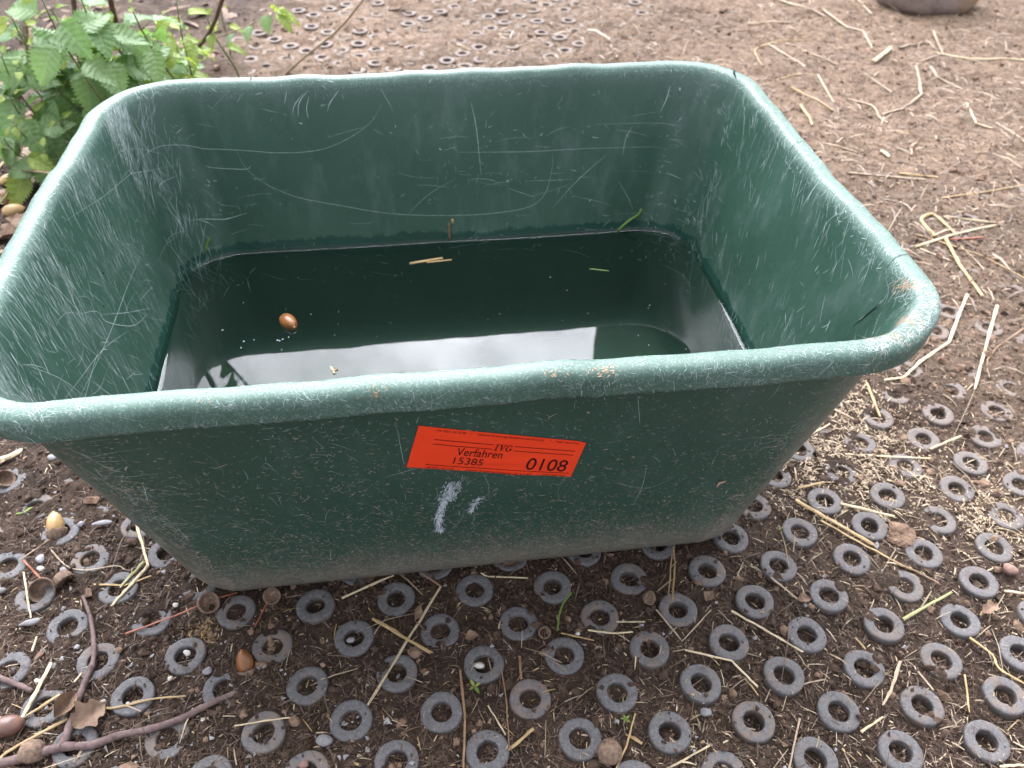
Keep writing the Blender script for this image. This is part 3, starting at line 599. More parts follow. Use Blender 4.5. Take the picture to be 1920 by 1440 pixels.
cup(10, 898, (20, 4), .8, 1.0, 'reddish brown acorn cup at the far left below the rim')
cup(1143, 1409, (0, 20), -1.3, 1.1, 'round brown acorn cup between rings at the bottom edge', .006)
cup(1021, 1186, (2, 14), .9, .6, 'tiny pale acorn cup beside the green grass blade', .002)
cup(510, 1117, (0, 12), .8, .85, 'pinkish acorn cup tucked under the tub base', .004)
cup(60, 1410, (-6, 10), -1.0, 1.1, 'lumpy dull acorn cup behind the forked branch', .004)
cup(1217, 1121, (8, 6), .7, .7, 'small dark acorn cup left of a ring below the tub', .003)
# ------------------------------------------------------------------ straws
def rest_z(x, y, r):
    h = float(height(np.array(x), np.array(y), False)); u = (x > MAT_L and y < 2.4 and soil(np.array(x), np.array(y)) < .0015)
    return max(h, .0004 if u else h)+r*.75
def straw(label, pts, wpx, col, zz=None, kind='straw', lift=0., cat='straw', grp='loose straws on the ground', flat=.8, smooth=False):
    P0 = np.array([g(*p) for p in pts]); sc = np.linalg.norm(np.array([P0[0, 0], P0[0, 1], CAM_H]))/CAM_F; r = wpx*sc*.5
    Q = smoothline(P0, 6) if smooth else densify(P0, 5, .00018, abs(int(pts[0][0])))
    for k in range(len(Q)): Q[k, 2] = (zz if zz is not None else rest_z(Q[k, 0], Q[k, 1], r))+lift
    if zz is None and len(Q) > 4:
        z = Q[:, 2]; kz = np.convolve(np.pad(z, 3, mode='edge'), np.ones(7)/7, 'valid'); Q[:, 2] = np.maximum(kz, z-.0012)
    rg = np.random.default_rng(abs(int(pts[0][0]*7+pts[0][1]))); kk = 1+rg.normal(0, .07, len(Q)); kk[rg.integers(1, len(Q)-1)] *= 1.22
    V, F = tube(Q, r*.76*np.linspace(1.05, .85, len(Q))*kk, 7, flat*.8, rg.uniform(0, 1)); c = V.mean(0); V += rg.normal(0, r*.07, V.shape)
    if wpx >= 5 and kind == 'straw': e2 = V[-7:]; V[-7:] += (rg.random((7, 1))*2.2*r)*(Q[-1]-Q[-2])/np.linalg.norm(Q[-1]-Q[-2])
    o = obj(kind, mesh(kind, V-c, F, STRAW[col], smooth=False), None, c); return tag(o, label, cat, grp)
STR = [
('thick golden straw slanting between rings right of the tub base', [(1490,940),(1560,980),(1630,1020)], 9, 'gold'),
('thin golden straw lying parallel below the thick golden one', [(1539,978),(1610,1018),(1688,1060)], 5, 'gold'),
('short wide pale straw stub above the crackled clod', [(1575,946),(1673,970)], 7, 'pale'),
('white straight straw lying across the chaff right of the tub', [(1584,853),(1664,858),(1740,861)], 5, 'pale'),
('short pale straw touching the right end of the white one', [(1743,844),(1799,820)], 5.5, 'pale'),
('golden straw pointing down into a half buried ring under the rim', [(1622,718),(1636,750),(1648,780)], 6, 'gold'),
('pale straw stub poking out beside the tub corner', [(1553,765),(1597,786)], 6, 'dull'),
('straw leaning against the lower right tub wall', [(1498,829),(1552,799)], 5, 'pale'),
('stubby yellow straw piece just right of the tub bottom corner', [(1495,917),(1542,907)], 7, 'gold'),
('long kinked straw running from the rim corner towards the tub wall', [(1811,557),(1778,644),(1725,680),(1692,713),(1664,716)], 6, 'pale'),
('nearly upright straight pale straw right of the rim corner', [(1869,575),(1850,640),(1827,730)], 6, 'pale'),
('flat tan straw bent into a loop on the right', [(1751,451),(1730,427),(1726,415),(1742,407),(1754,413),(1787,444)], 8.5, 'gold'),
('thick pale straw folded into a sharp V on the right', [(1713,468),(1796,444),(1877,426),(1777,410)], 7, 'pale'),
('split straw hanging down below the folded V straw', [(1770,453),(1796,500),(1835,558)], 8, 'gold'),
('long thin yellow straw running to the right edge', [(1713,444),(1796,470),(1843,486),(1925,528)], 4, 'gold'),
('short straw under the left end of the folded V straw', [(1723,471),(1774,490)], 5, 'dull'),
('reddish orange stalk beside the folded V straw', [(1777,456),(1837,453)], 5, 'red'),
('curved pale wisp below the reddish orange stalk', [(1798,465),(1824,488),(1846,510)], 3, 'dull'),
('brown bent stem at the right edge under the long straws', [(1925,614),(1867,654),(1850,677),(1850,701)], 4, 'brown'),
('long straw cut by the top edge of the picture', [(1440,-3),(1541,34)], 5, 'dull'),
('bent straw with a drooping tip in the top right', [(1541,26),(1587,58),(1617,68),(1633,98)], 4.5, 'dull'),
('short horizontal straw behind the far right tub corner', [(1400,49),(1478,46)], 5, 'dull'),
('straight thin straw right behind the far rim corner', [(1472,88),(1570,127)], 4, 'dull'),
('faint straw crossing under the straight thin one', [(1440,84),(1508,135)], 4, 'dull'),
('golden straw close to the outer right rim', [(1483,168),(1558,214)], 6, 'gold'),
('thin straw pointing at the golden one by the right rim', [(1531,148),(1560,200)], 5, 'dull'),
('short straw touching the outside of the right rim', [(1500,200),(1520,238)], 6, 'gold'),
('wavy straw ending in a white curl', [(1587,190),(1633,203),(1646,222),(1660,233)], 5, 'dull'),
('long pale straw reaching the right edge below the boulder', [(1752,108),(1820,118),(1925,125)], 5.5, 'pale'),
('hook shaped straw with a bright upper end', [(1714,133),(1726,181),(1687,213),(1655,221)], 5, 'dull'),
('thin kinked stem below the boulder', [(1747,65),(1766,108),(1717,127)], 4, 'dull'),
('short fat pale straw stub in the open soil below the boulder', [(1633,127),(1663,106)], 10, 'pale'),
('short straw left of the thin kinked stem', [(1684,97),(1722,87)], 5, 'dull'),
('Y shaped straw tip in the right soil', [(1809,202),(1827,240),(1858,248)], 4, 'pale'),
('dull straw leaving the picture at the right above the others', [(1866,234),(1925,278)], 4, 'dull'),
('long pink tan straw touching the right rim at mid height', [(1587,330),(1657,337),(1736,345)], 5, 'dull'),
('straw lying just above the long pink tan one', [(1684,332),(1752,339)], 5, 'gold'),
('long straw rising to the right edge above the looped straw', [(1763,376),(1833,366),(1925,348)], 4.5, 'gold'),
('pinkish straw beside the rim below the golden one', [(1543,272),(1602,287)], 5, 'dull'),
('faint diagonal straw in the middle of the right soil', [(1617,146),(1671,179)], 4, 'dull'),
('crooked little straw under the long pale one', [(1740,137),(1752,152),(1800,171)], 5, 'dull'),
('arched straw emerging behind the right rim corner', [(1454,156),(1478,148),(1527,150)], 4, 'gold'),
('tiny dull straw at the top edge left of the boulder', [(1603,4),(1633,31)], 4.5, 'dull'),
('curled straw stub standing in the right soil', [(1707,297),(1707,281),(1716,274)], 5, 'dull'),
('yellow oat grain lying in the right soil', [(1650,290),(1661,298)], 8, 'pale'),
('arched thin straw behind the far right corner', [(1427,130),(1418,116),(1416,97),(1449,81),(1516,78)], 4, 'gold'),
('longest pale straw crossing the rings below the tub', [(826,1102),(760,1210),(692,1320)], 6, 'pale'),
('brown straw meeting the upper tip of the longest pale one', [(791,1076),(826,1100)], 5, 'brown'),
('thick brown edged straw crossed by the longest pale one', [(699,1162),(750,1192),(804,1224)], 8.5, 'gold'),
('pale straw resting against the tub bottom edge', [(641,1123),(736,1081)], 6, 'pale'),
('orange brown stem running down to the bottom edge', [(863,1258),(872,1350),(869,1445)], 5.5, 'brown'),
('short pale straw between two rings at the bottom middle', [(915,1324),(948,1379)], 4, 'pale'),
('thin pale straw lying over a ring at the bottom left', [(440,1362),(500,1352),(556,1345)], 3.5, 'pale'),
('thin bent straw right of the ring nearest the tub wall', [(902,1076),(915,1082),(990,1085)], 4, 'pale'),
('hair thin brown stem beside the ring holding a white stone', [(939,1245),(950,1320),(955,1403)], 2.5, 'brown'),
('bent yellow straw pointing at two rings in the lower right', [(1284,1220),(1371,1240),(1417,1286)], 5, 'pale'),
('long straw lying between rings right of the bent yellow one', [(1371,1147),(1440,1186),(1501,1222)], 5, 'pale'),
('thin grey brown V shaped stem over a ring', [(1230,1144),(1279,1203),(1333,1145)], 3.5, 'dull'),
('long stalk hanging from the tub edge into a ring', [(1262,1026),(1265,1055),(1261,1125)], 4, 'gold'),
('second thinner stalk beside the one hanging into a ring', [(1260,1040),(1253,1116)], 3, 'gold'),
('pale straw lying beneath a ring in the lower middle', [(1102,1183),(1149,1189),(1186,1186)], 4.5, 'pale'),
('thin golden straw starting at the green grass blade', [(1052,1188),(1114,1202)], 3.5, 'gold'),
('small pale straw bridging from a ring to the right', [(1155,1167),(1209,1167)], 4, 'pale'),
('straw stalk leaning to the bottom edge beside a tiny seedling', [(1191,1339),(1174,1400),(1154,1445)], 4, 'gold'),
('short upright brown straw left of a lower ring', [(974,1232),(977,1269)], 6.5, 'brown'),
('broad frayed straw end at the bottom', [(1000,1368),(960,1403)], 8, 'gold'),
('pale straw leaving the bottom edge at the right of centre', [(1330,1399),(1249,1443)], 4.5, 'pale'),
('tiny pale straw at the bottom edge', [(1275,1428),(1305,1435)], 4, 'pale'),
('greenish straw leaning from a ring in the lower right', [(1692,1163),(1780,1114)], 6, 'olive'),
('split dry straw standing between rings in the lower right', [(1687,1242),(1669,1297),(1656,1321)], 6, 'dull'),
('short straw below the split dry one', [(1614,1374),(1651,1348)], 5, 'pale'),
('thin straw standing between the two rightmost rings', [(1808,1266),(1817,1337)], 4, 'gold'),
('curvy golden stem passing under the right edge', [(1817,1197),(1859,1229),(1873,1255),(1925,1286)], 5, 'gold'),
('thin straw rising from the bottom edge at the right', [(1499,1348),(1478,1445)], 4, 'dull'),
('dull straw in the gap between rings right of centre', [(1445,1084),(1490,1121)], 5, 'dull'),
('short pale straw at the right edge', [(1882,1110),(1925,1114)], 5, 'pale'),
('brown straw arching behind a ring at the right', [(1685,1060),(1717,1073),(1757,1094)], 5, 'brown'),
('pale straw at the bottom right corner', [(1873,1438),(1915,1436)], 5, 'pale'),
('thin straw leaning on the side of a lower right ring', [(1720,1260),(1749,1295)], 4.5, 'dull'),
('tiny golden straw between rings at the lower right', [(1603,1197),(1622,1218)], 4, 'gold'),
('stout pale straw at the left edge crossing a darker one', [(98,1245),(70,1298),(41,1352)], 8, 'pale'),
('yellow straw forming a narrow V with the stout pale one', [(114,1304),(45,1348)], 6, 'gold'),
('curved brown blade running above the forked branch', [(128,1350),(75,1378),(7,1418),(9,1440)], 7, 'gold'),
('white upright straw near the left edge', [(45,1074),(52,1118),(59,1160)], 4, 'pale'),
('yellow straw kinked at its top left of the tub', [(279,1062),(248,1097),(215,1133)], 7, 'pale'),
('straw leaning on the left tub corner', [(255,979),(267,1020),(278,1061)], 6, 'pale'),
('thin straw crossing beneath the kinked yellow one', [(177,1097),(234,1099),(284,1081)], 4, 'gold'),
('thin curly stem winding around a ring at the left', [(96,1032),(125,1062),(160,1070),(217,1062),(235,1069)], 3, 'dull'),
('broad olive blade under the kinked yellow straw', [(272,1055),(232,1097)], 8, 'olive'),
('curved brown seed stalk lying over a lower left ring', [(175,1322),(212,1329),(287,1312),(345,1307)], 5, 'gold'),
('tiny pale straw above the left acorn', [(70,1195),(61,1222)], 4, 'pale'),
('tiny pale splinter beside the forked branch', [(155,1262),(140,1280)], 4, 'pale'),
('thin red stalk beside the wide acorn cup', [(45,1052),(85,1095)], 4, 'red'),
('dark thin stem ending at the pale yellow acorn', [(41,1050),(105,1005)], 3.5, 'brown'),
('red stem lying across a ring near the tub corner', [(235,1190),(310,1163),(385,1132)], 4.5, 'red'),
('short red stem reaching under the tub corner', [(410,1122),(445,1112)], 3.5, 'red'),
('bent thin red stem under the front of the tub', [(478,1176),(500,1134),(503,1112)], 3.5, 'red'),
('pale stub of stick at the left edge below the rim', [(-5,872),(28,858)], 16, 'pale'),
('pink straw under the nettles touching the left rim', [(-5,345),(62,360)], 4.5, 'dull'),
('short yellow straw beside the nettle leaves', [(0,320),(30,285)], 5, 'gold'),
]
for a in STR: straw(a[0], a[1], a[2], a[3], smooth=any(k in a[0] for k in ('curl', 'curv', 'loop', 'arch', 'wavy', 'wisp')))
straw('green grass blade curving between two rings below the tub', [(1071,1116),(1052,1144),(1044,1188)], 4, 'green', kind='grass_blade', cat='grass blade', grp=None, smooth=True, lift=.004)
straw('bright green grass blade lying over the large pale acorn', [(-4,430),(18,405),(30,385),(38,345)], 5, 'green', kind='grass_blade', cat='grass blade', grp=None, smooth=True, lift=.022)
def afloat(label, pts, wpx, col, kind='straw', cat='straw', z=WZ+.0006):
    P0 = np.array([g(p[0], p[1], z) for p in pts]); r = wpx*.9/CAM_F*.5; Q = densify(P0, 4); V, F = tube(Q, r, 6, .6); c = V.mean(0)
    return tag(obj(kind, mesh(kind, V-c, F, STRAW[col]), None, c), label, cat, 'bits floating in the water')
afloat('thick pale straw bit floating in the tub', [(768,494),(830,484)], 7, 'gold'); afloat('thin straw bit floating against the thick one', [(800,492),(847,487)], 4, 'gold')
afloat('thin green blade floating near the far side of the water', [(1105,504),(1142,508)], 3.5, 'green', 'grass_blade', 'grass blade')
afloat('pale flake at the far waterline of the tub', [(960,439),(1002,437)], 5, 'olive', 'flake', 'flake', WZ+.003); afloat('tiny pale flake at the waterline beside the far left corner', [(524,464),(545,461)], 5, 'pale', 'flake', 'flake', WZ+.003)
afloat('small yellow seed husk floating by the near rim', [(620,688),(627,700)], 5, 'pale', 'husk', 'husk'); afloat('dark speck floating beside the yellow husk', [(623,696),(632,692)], 6, 'brown', 'husk', 'husk')
afloat('olive blade lying along the right side of the water', [(1330,505),(1342,535)], 4, 'olive', 'grass_blade', 'grass blade')
fl = Ribbons(); kk = 60; fx = RNG.uniform(330, 1330, kk); fy = RNG.uniform(480, 690, kk)
for a_, b_ in zip(fx, fy):
    p = g(a_, b_, WZ+.0007); lx, ly = tub_local(p[0], p[1]); aw, bw, rw = wall_dims(WZ)
    if rr_sd(lx, ly, aw, bw, rw) > -.01: continue
    an = RNG.uniform(0, 3.14); d = np.array([math.cos(an), math.sin(an), 0])*RNG.uniform(.0002, .0007); fl.line(np.array([[p-d, p, p+d]]), np.array([[[0, 0, 1.]]*3]), np.array([RNG.uniform(.0003, .0007)]))
for a_, b_ in ((520,638),(530,636),(524,639),(457,640),(417,619),(452,652)):
    p = g(a_, b_, WZ+.0007); fl.line(np.array([[p-[.001, 0, 0], p, p+[.001, .0004, 0]]]), np.array([[[0, 0, 1.]]*3]), np.array([.0010]))
fl.build('floating_specks', CHALK, None)
# blades stuck to the inner back wall
def stuck(label, pts, wpx, col, kind, cat):
    q = smoothline(locate(pts, 3, 5.4, 9, 30), 4); P = surf(q[:, 0], q[:, 1])+sn(q[:, 0], q[:, 1])*.0012; V, F = tube(P, wpx*.95/CAM_F*.5, 5, 1.); c = V.mean(0)
    tag(obj(kind, mesh(kind, V-c, F, STRAW[col]), None, c), label, cat, 'bits stuck to the inner tub wall')
stuck('green grass blade stuck to the back wall above the waterline', [(1158,432),(1180,412),(1203,392)], 6, 'green', 'grass_blade', 'grass blade')
stuck('small dark stick against the middle of the back wall', [(841,448),(840,428),(841,418)], 5, 'brown', 'twig', 'twig')
stuck('tiny tan husk on the back wall over the small dark stick', [(845,417),(851,410)], 6, 'gold', 'husk', 'husk')
stuck('short green blade stuck near the far left corner of the tub', [(385,470),(388,455),(392,445)], 5, 'green', 'grass_blade', 'grass blade')
# ------------------------------------------------------------------ twigs
def twig_part(pts, r0, r1, seed=0, zs=None):
    P0 = np.array([g(*p) for p in pts]); Q = smoothline(P0, 7); k = np.linspace(0, 1, len(Q)); R = r0+(r1-r0)*k
    rg = np.random.default_rng(seed); R = R*(1+rg.normal(0, .05, len(Q))+.12*(rg.random(len(Q)) > .88))
    for i in range(len(Q)): Q[i, 2] = max(float(height(np.array(Q[i, 0]), np.array(Q[i, 1]), False)), .0005)+R[i]*.8
    Q[:, 2] = np.convolve(np.pad(Q[:, 2], 4, mode='edge'), np.ones(9)/9, 'valid'); return Q, R
br_ = empty('forked_branch', tuple(g(122, 1402))); tag(br_, 'reddish brown forked branch lying across the lower left corner', 'branch')
c0 = np.array(br_.location)
for nm, pts, a, b, sd in (('main_stem', [(-30,1446),(7,1436),(62,1420),(120,1404),(175,1400),(225,1382),(275,1372),(337,1352),(400,1320),(447,1300)], .0046, .0026, 1), ('side_stem', [(118,1406),(140,1350),(147,1320),(162,1282),(177,1240),(177,1200),(170,1157),(157,1121)], .0040, .0016, 2)):
    Q, R = twig_part(pts, a, b, sd); V, F = tube(Q, R, 8); obj(nm, mesh(nm, V-c0, F, BARK), br_)
Q, R = twig_part([(-12,1270),(32,1285),(62,1298)], .0032, .0020, 3); V, F = tube(Q, R, 7); c = V.mean(0)
tag(obj('twig', mesh('twig', V-c, F, BARK), None, c), 'short pale brown twig poking in at the left edge', 'twig')
# ------------------------------------------------------------------ dead leaves, pebbles, seedlings
def curl_leaf(seed, L, W, curl=2.2, lobes=0):
    r = np.random.default_rng(seed); nu, nv_ = 14, 9; U, Vv = np.meshgrid(np.linspace(0, 1, nu), np.linspace(-1, 1, nv_), indexing='ij')
    wd = W*np.sin(np.pi*np.clip(U, .02, .98)**.8)*(1+(.28*np.sin(U*lobes*6.28) if lobes else 0)); X = (U-.5)*L; Y = Vv*wd*.5; Zz = curl*np.abs(Vv)**1.6*wd*.28+.15*L*np.sin(U*3+seed)*.5+r.normal(0, .0006, U.shape)
    V = np.stack([X, Y, Zz-Zz.min()], -1).reshape(-1, 3); return mesh('dead_leaf', V, grid_faces(nu, nv_), DEAD)
def dead(px, py, L, W, rot, label, seed, curl=2.2, lobes=0, tilt=0.):
    p = g(px, py); o = obj('dead_leaf', curl_leaf(seed, L, W, curl, lobes)); o.location = (p[0], p[1], rest_z(p[0], p[1], .001)); o.rotation_euler = (tilt, 0, rot); return tag(o, label, 'leaf', 'dead leaves on the soil')
dead(125, 1322, .028, .016, 1.2, 'pale curled dead leaf left of the forked branch', 1, 3, 0, .5); dead(172, 1342, .032, .026, .9, 'lobed brown oak leaf piece against the fork of the branch', 2, .9, 3, .2)
dead(781, 1150, .018, .009, 1.35, 'small tan leaf standing beside a ring below the tub', 3, 1.2, 0, .7); dead(885, 1197, .013, .011, .3, 'tiny pinkish leaf scrap below the small tan one', 4, 1.5)
dead(748, 18, .055, .03, .3, 'large pale dry leaf on the far rings behind the tub', 5, 1.0, 2, .2); dead(1854, 1144, .022, .012, .5, 'pale fibrous leaf scrap between rings at the right', 6, 1.2, 2)
dead(1507, 1127, .015, .010, .2, 'pinkish dry leaf scrap right of a ring in the lower right', 7, 1.2); dead(105, 235, .06, .034, .7, 'orange brown dead leaf hidden beneath the nettle by the rim', 8, 1.0, 2)
dead(960, 1060, .02, .01, .4, 'dull dry leaf scrap against the front tub edge', 9, 1.4); dead(40, 425, .045, .03, 2.1, 'grey brown leaf by the left rim below the acorns', 10, 1.0, 2); dead(20, 455, .05, .03, .2, 'crumpled dark leaf at the left edge beside the rim', 11, 1.5, 2)
dead(55, 330, .06, .036, 1.8, 'brown leaf behind the acorns under the nettles', 12, 1.1, 2); dead(1330, 1120, .016, .010, .9, 'small cream leaf flake by a ring right of centre', 13, 1.0, 1); dead(1690, 822, .018, .012, 1.0, 'curled orange flake among the chaff at the right', 14, 1.5, 1)
def rock(seed, sx, sy, sz, n=9, rough=.16):
    r = np.random.default_rng(seed); th = np.arange(2*n)/(2*n)*2*math.pi; ph = np.linspace(.08, math.pi-.08, n); T, P = np.meshgrid(th, ph)
    d = np.stack([np.sin(P)*np.cos(T), np.sin(P)*np.sin(T), np.cos(P)], -1); k = r.normal(0, 1, (7, 3)); w_ = 1-rough*sum(np.maximum(0, d@(v/np.linalg.norm(v))-.55) for v in k)*1.8
    V = d*w_[..., None]*np.array([sx, sy, sz]); F = [tuple(int(q) for q in f) for f in grid_faces(n, 2*n, True)[:, ::-1]]; F += [tuple(range(2*n)), tuple((n-1)*2*n+i for i in range(2*n-1, -1, -1))]
    return V.reshape(-1, 3), F
PB = [(349,1222,14,'w','white pebble sitting inside a ring left of centre'),(330,1135,12,'w','white pebble above the leftmost red stem'),(389,1260,18,'g','square grey pebble left of the upright acorn'),(320,1274,10,'w','small white cube shaped pebble between rings at lower left'),(145,1215,11,'g','grey pebble left of the side stem'),
      (57,1171,30,'l','long grey slate sliver at the left edge'),(72,1277,11,'w','white pebble under the stout pale straw'),(192,985,30,'l','long grey stone sliver beside the left tub wall'),(77,1050,20,'g','angular pale grey pebble right of the red stalk'),(78,1068,14,'w','small pale pebble below the angular grey one'),
      (609,1391,27,'g','round flat grey pebble between bottom rings'),(657,1197,17,'g','grey stone wedged inside a ring below the tub'),(898,1245,22,'w','white stone inside a ring in the lower middle'),(570,1430,22,'b','brown stone wedged in a ring at the bottom edge'),(1322,1336,20,'g','sharp grey stone below a ring right of centre'),
      (100,862,18,'g','grey pebble left of the tub below the rim'),(5,1108,16,'g','bluish pebble at the left edge'),(240,1320,8,'w','tiny pale pebble resting on a ring at lower left'),(381,1350,9,'w','tiny pale pebble above the branch'),(194,1316,8,'w','tiny white pebble right of the fork'),(1083,1189,10,'w','tiny white pebble near the tiny acorn cup'),(606,1247,12,'b','red brown brick chip between rings'),(120,1070,14,'g','grey pebble above the curly stem'),(1892,1070,24,'b','brown pebble by the right edge'),(152,985,14,'g','grey pebble beside the pale yellow acorn')]
for k, (px, py, d, c, lb) in enumerate(PB):
    p = g(px, py); r = d*np.hypot(np.hypot(p[0], p[1]), CAM_H)/CAM_F*.5; sx, sy, sz = (r*1.25, r*.45, r*.3) if c == 'l' else (r*random.uniform(.9, 1.2), r*random.uniform(.75, 1), r*.65)
    o = obj('pebble', mesh('pebble', *rock(k, sx, sy, sz, 7, .3), {'w': STONE_W, 'g': STONE, 'l': STONE, 'b': STONE_P}[c], smooth=True)); o.location = (p[0], p[1], rest_z(p[0], p[1], r*.4)-(.004 if 'inside' in lb or 'wedged' in lb else 0)); o.rotation_euler = (0, 0, random.uniform(-.4, .4)+(.45 if c == 'l' else 0)); tag(o, lb, 'pebble', 'pebbles in the soil')
# clod
p = g(1686, 1002); V, F = rock(77, .018, .016, .010, 20, .3); V = V*(1+np.random.default_rng(4).normal(0, .06, (len(V), 1))); o = obj('soil_clod', mesh('soil_clod', V, F, CRUMB_DRY, smooth=False)); o.location = (*p[:2], -.002); tag(o, 'large crumbly brown soil clod beside a ring at the right', 'clod')
def seedling(px, py, label, n, L, z0=.002):
    p = g(px, py); e = empty('seedling', (p[0], p[1], rest_z(p[0], p[1], .001)-.001)); tag(e, label, 'seedling', 'seedlings sprouting in the soil')
    V, F = tube([(0, 0, 0), (.0005, 0, .003), (0, .0005, .006)], .0005, 5); obj('stem', mesh('stem', V, F, STRAW['green']), e)
    U, W = np.meshgrid(np.linspace(0, 1, 7), np.linspace(-1, 1, 5), indexing='ij'); w_ = .36*L*np.sin(math.pi*U**.9); me = mesh('leaf', np.stack([U*L, W*w_*.5, .25*L*U-.3*L*U*U+.1*np.abs(W)*w_], -1).reshape(-1, 3), grid_faces(7, 5), LEAF_Y, uv=np.stack([W*.3, U*.1], -1).reshape(-1, 2))
    for k in range(n): o = obj('leaf', me, e); o.location = (0, 0, .0055); o.rotation_euler = (0, -.25, k*6.28/n+.6); o.scale = (random.uniform(.7, 1.1),)*3
seedling(890, 1294, 'tiny bright green four leaved seedling below a ring', 4, .0085); seedling(1171, 1354, 'straggly little seedling between rings at the bottom', 5, .006); seedling(48, 967, 'single green sprout at the far left beside a ring', 2, .011); seedling(1462, 997, 'tiny green sprout beside the tub bottom right corner', 2, .005)
# ------------------------------------------------------------------ boulder at the top right
V, F = rock(5, .135, .11, .12, 22, .05); V = np.array(V); V[:, 2] = np.where(V[:, 2] < 0, V[:, 2]*.55, V[:, 2]); V += (np.random.default_rng(2).normal(0, .0012, V.shape))
m = Mt('boulder_stone'); n1 = m.noise(22, 6, .65); n2 = m.noise(90, 5, .65); col = m.mix(m.mr(n1, .3, .7), (.19, .148, .125), (.31, .25, .215)); sx = m.n('SeparateXYZ'); m.l(m.coord(), sx.inputs[0])
och = m.math('MULTIPLY', m.mr(sx.outputs['X'], .02, .085), m.mr(n1, .42, .56)); col = m.mix(och, col, (.28, .17, .065)); rim_ = m.mr(sx.outputs['Z'], -.035, -.02, .8, 0); col = m.mix(rim_, col, (.16, .105, .08)); m.color(col).rough(.7, .35).bump(m.math('ADD', n2, n1), .005)  # ochre patch; the stone's foot is darkened, its contact shadow put into the colour
p = g(1757, 34); o = obj('boulder', mesh('boulder', V, F, m.m)); o.location = (p[0]-.003, p[1]+.094, .034); o.rotation_euler = (0, -.05, .08); tag(o, 'smooth grey brown boulder with an ochre patch cut off by the top edge', 'boulder')
# ------------------------------------------------------------------ nettles
def nettle_leaf(seed, L=.06, asp=.62, droop=.35, mat=LEAF):
    r = np.random.default_rng(seed); nT = 13; nu = nT*2+1; cols = np.array([-1, -.72, -.42, -.15, 0, .15, .42, .72, 1.])
    u = np.linspace(0, 1, nu); prof = np.interp(u, [0, .06, .18, .32, .5, .7, .86, .95, 1], [.12, .62, .93, 1., .90, .62, .33, .14, .0]); V = []; UV = []
    for i, q in enumerate(u):
        tooth = (1.0 if i % 2 == 0 else .74); back = -(.5*L/nT*.9) if i % 2 == 0 else 0
        for c in cols:
            h = prof[i]*L*asp*.5*(1+(tooth-1)*max(0, (abs(c)-.72)/.28)); y = c*h; x = q*L+(-back*.9 if abs(c) == 1 else 0)
            z = .22*abs(y)-droop*L*q*q+.0007*math.sin((q*7-abs(c)*1.4)*6.28)*abs(c)+.0012*math.sin(q*11+c*5+seed)*abs(c)+r.normal(0, .0003)+.0035*math.sin(q*5+seed)*c
            V.append((x, y, z)); UV.append((c*.6, q))
    return mesh('leaf', V, grid_faces(nu, 9), mat, uv=UV)
LM = [nettle_leaf(k, .066, .82+.05*(k % 3), .15+.10*k) for k in range(5)]; LMY = [nettle_leaf(20+k, .062, .66, .1+.2*k, LEAF_Y) for k in range(3)]
def nettle(top, hgt, label, pairs=4, size=1., yaw=None, tilt=.5, yellow=.15, stem=STEM, dz=.036):
    """top: photograph pixel of the plant's tip and its height above the ground; the shoot leans out of the bed by tilt"""
    T = g(top[0], top[1], hgt); az = random.gauss(-1.45, .35); ax = np.array([math.cos(az)*math.sin(tilt), math.sin(az)*math.sin(tilt), math.cos(tilt)])
    ln = (hgt+.01)/math.cos(tilt); B = T-ax*ln; e = empty('nettle', tuple(B)); tag(e, label, 'nettle', 'nettles left of the tub')
    e.rotation_euler = Vector(ax).to_track_quat('Z', 'Y').to_euler(); k = np.linspace(0, 1, 9)
    P = np.stack([.006*np.sin(k*5)*k*(1-k)*4, .005*np.sin(k*4+1)*k*(1-k)*4, k*ln], -1)
    V, F = tube(P, np.linspace(.0024, .0012, 9), 4, 1., .78); obj('stem', mesh('stem', V, F, stem), e)
    yw = random.uniform(0, 3.14) if yaw is None else yaw
    for q in range(pairs):
        z = ln-q*dz-(.0 if q == 0 else .006)
        if z < .015: break
        base = np.array([0, 0, z]); sc = .78*size*(.36 if q == 0 else (.95 if q == 1 else random.uniform(.95, 1.2)))
        for sgn in (0, 1):
            a = yw+q*math.pi/2+sgn*math.pi+random.gauss(0, .2); y_ = random.random() < yellow or q == 0
            pl = (.006 if q == 0 else .018)*size; d = np.array([math.cos(a), math.sin(a), .35]); tip = base+d*pl
            V, F = tube([base, base+d*pl*.6+[0, 0, .001], tip], .0009, 4); obj('petiole', mesh('petiole', V, F, STEM), e)
            o = obj('leaf', (LMY if y_ else LM)[random.randrange(3 if y_ else 5)], e); o.location = tip; o.rotation_euler = (random.gauss(0, .25), random.gauss(-.1 if q == 0 else .12+.08*q, .18), a); o.scale = (sc, sc*random.uniform(.92, 1.12), sc)
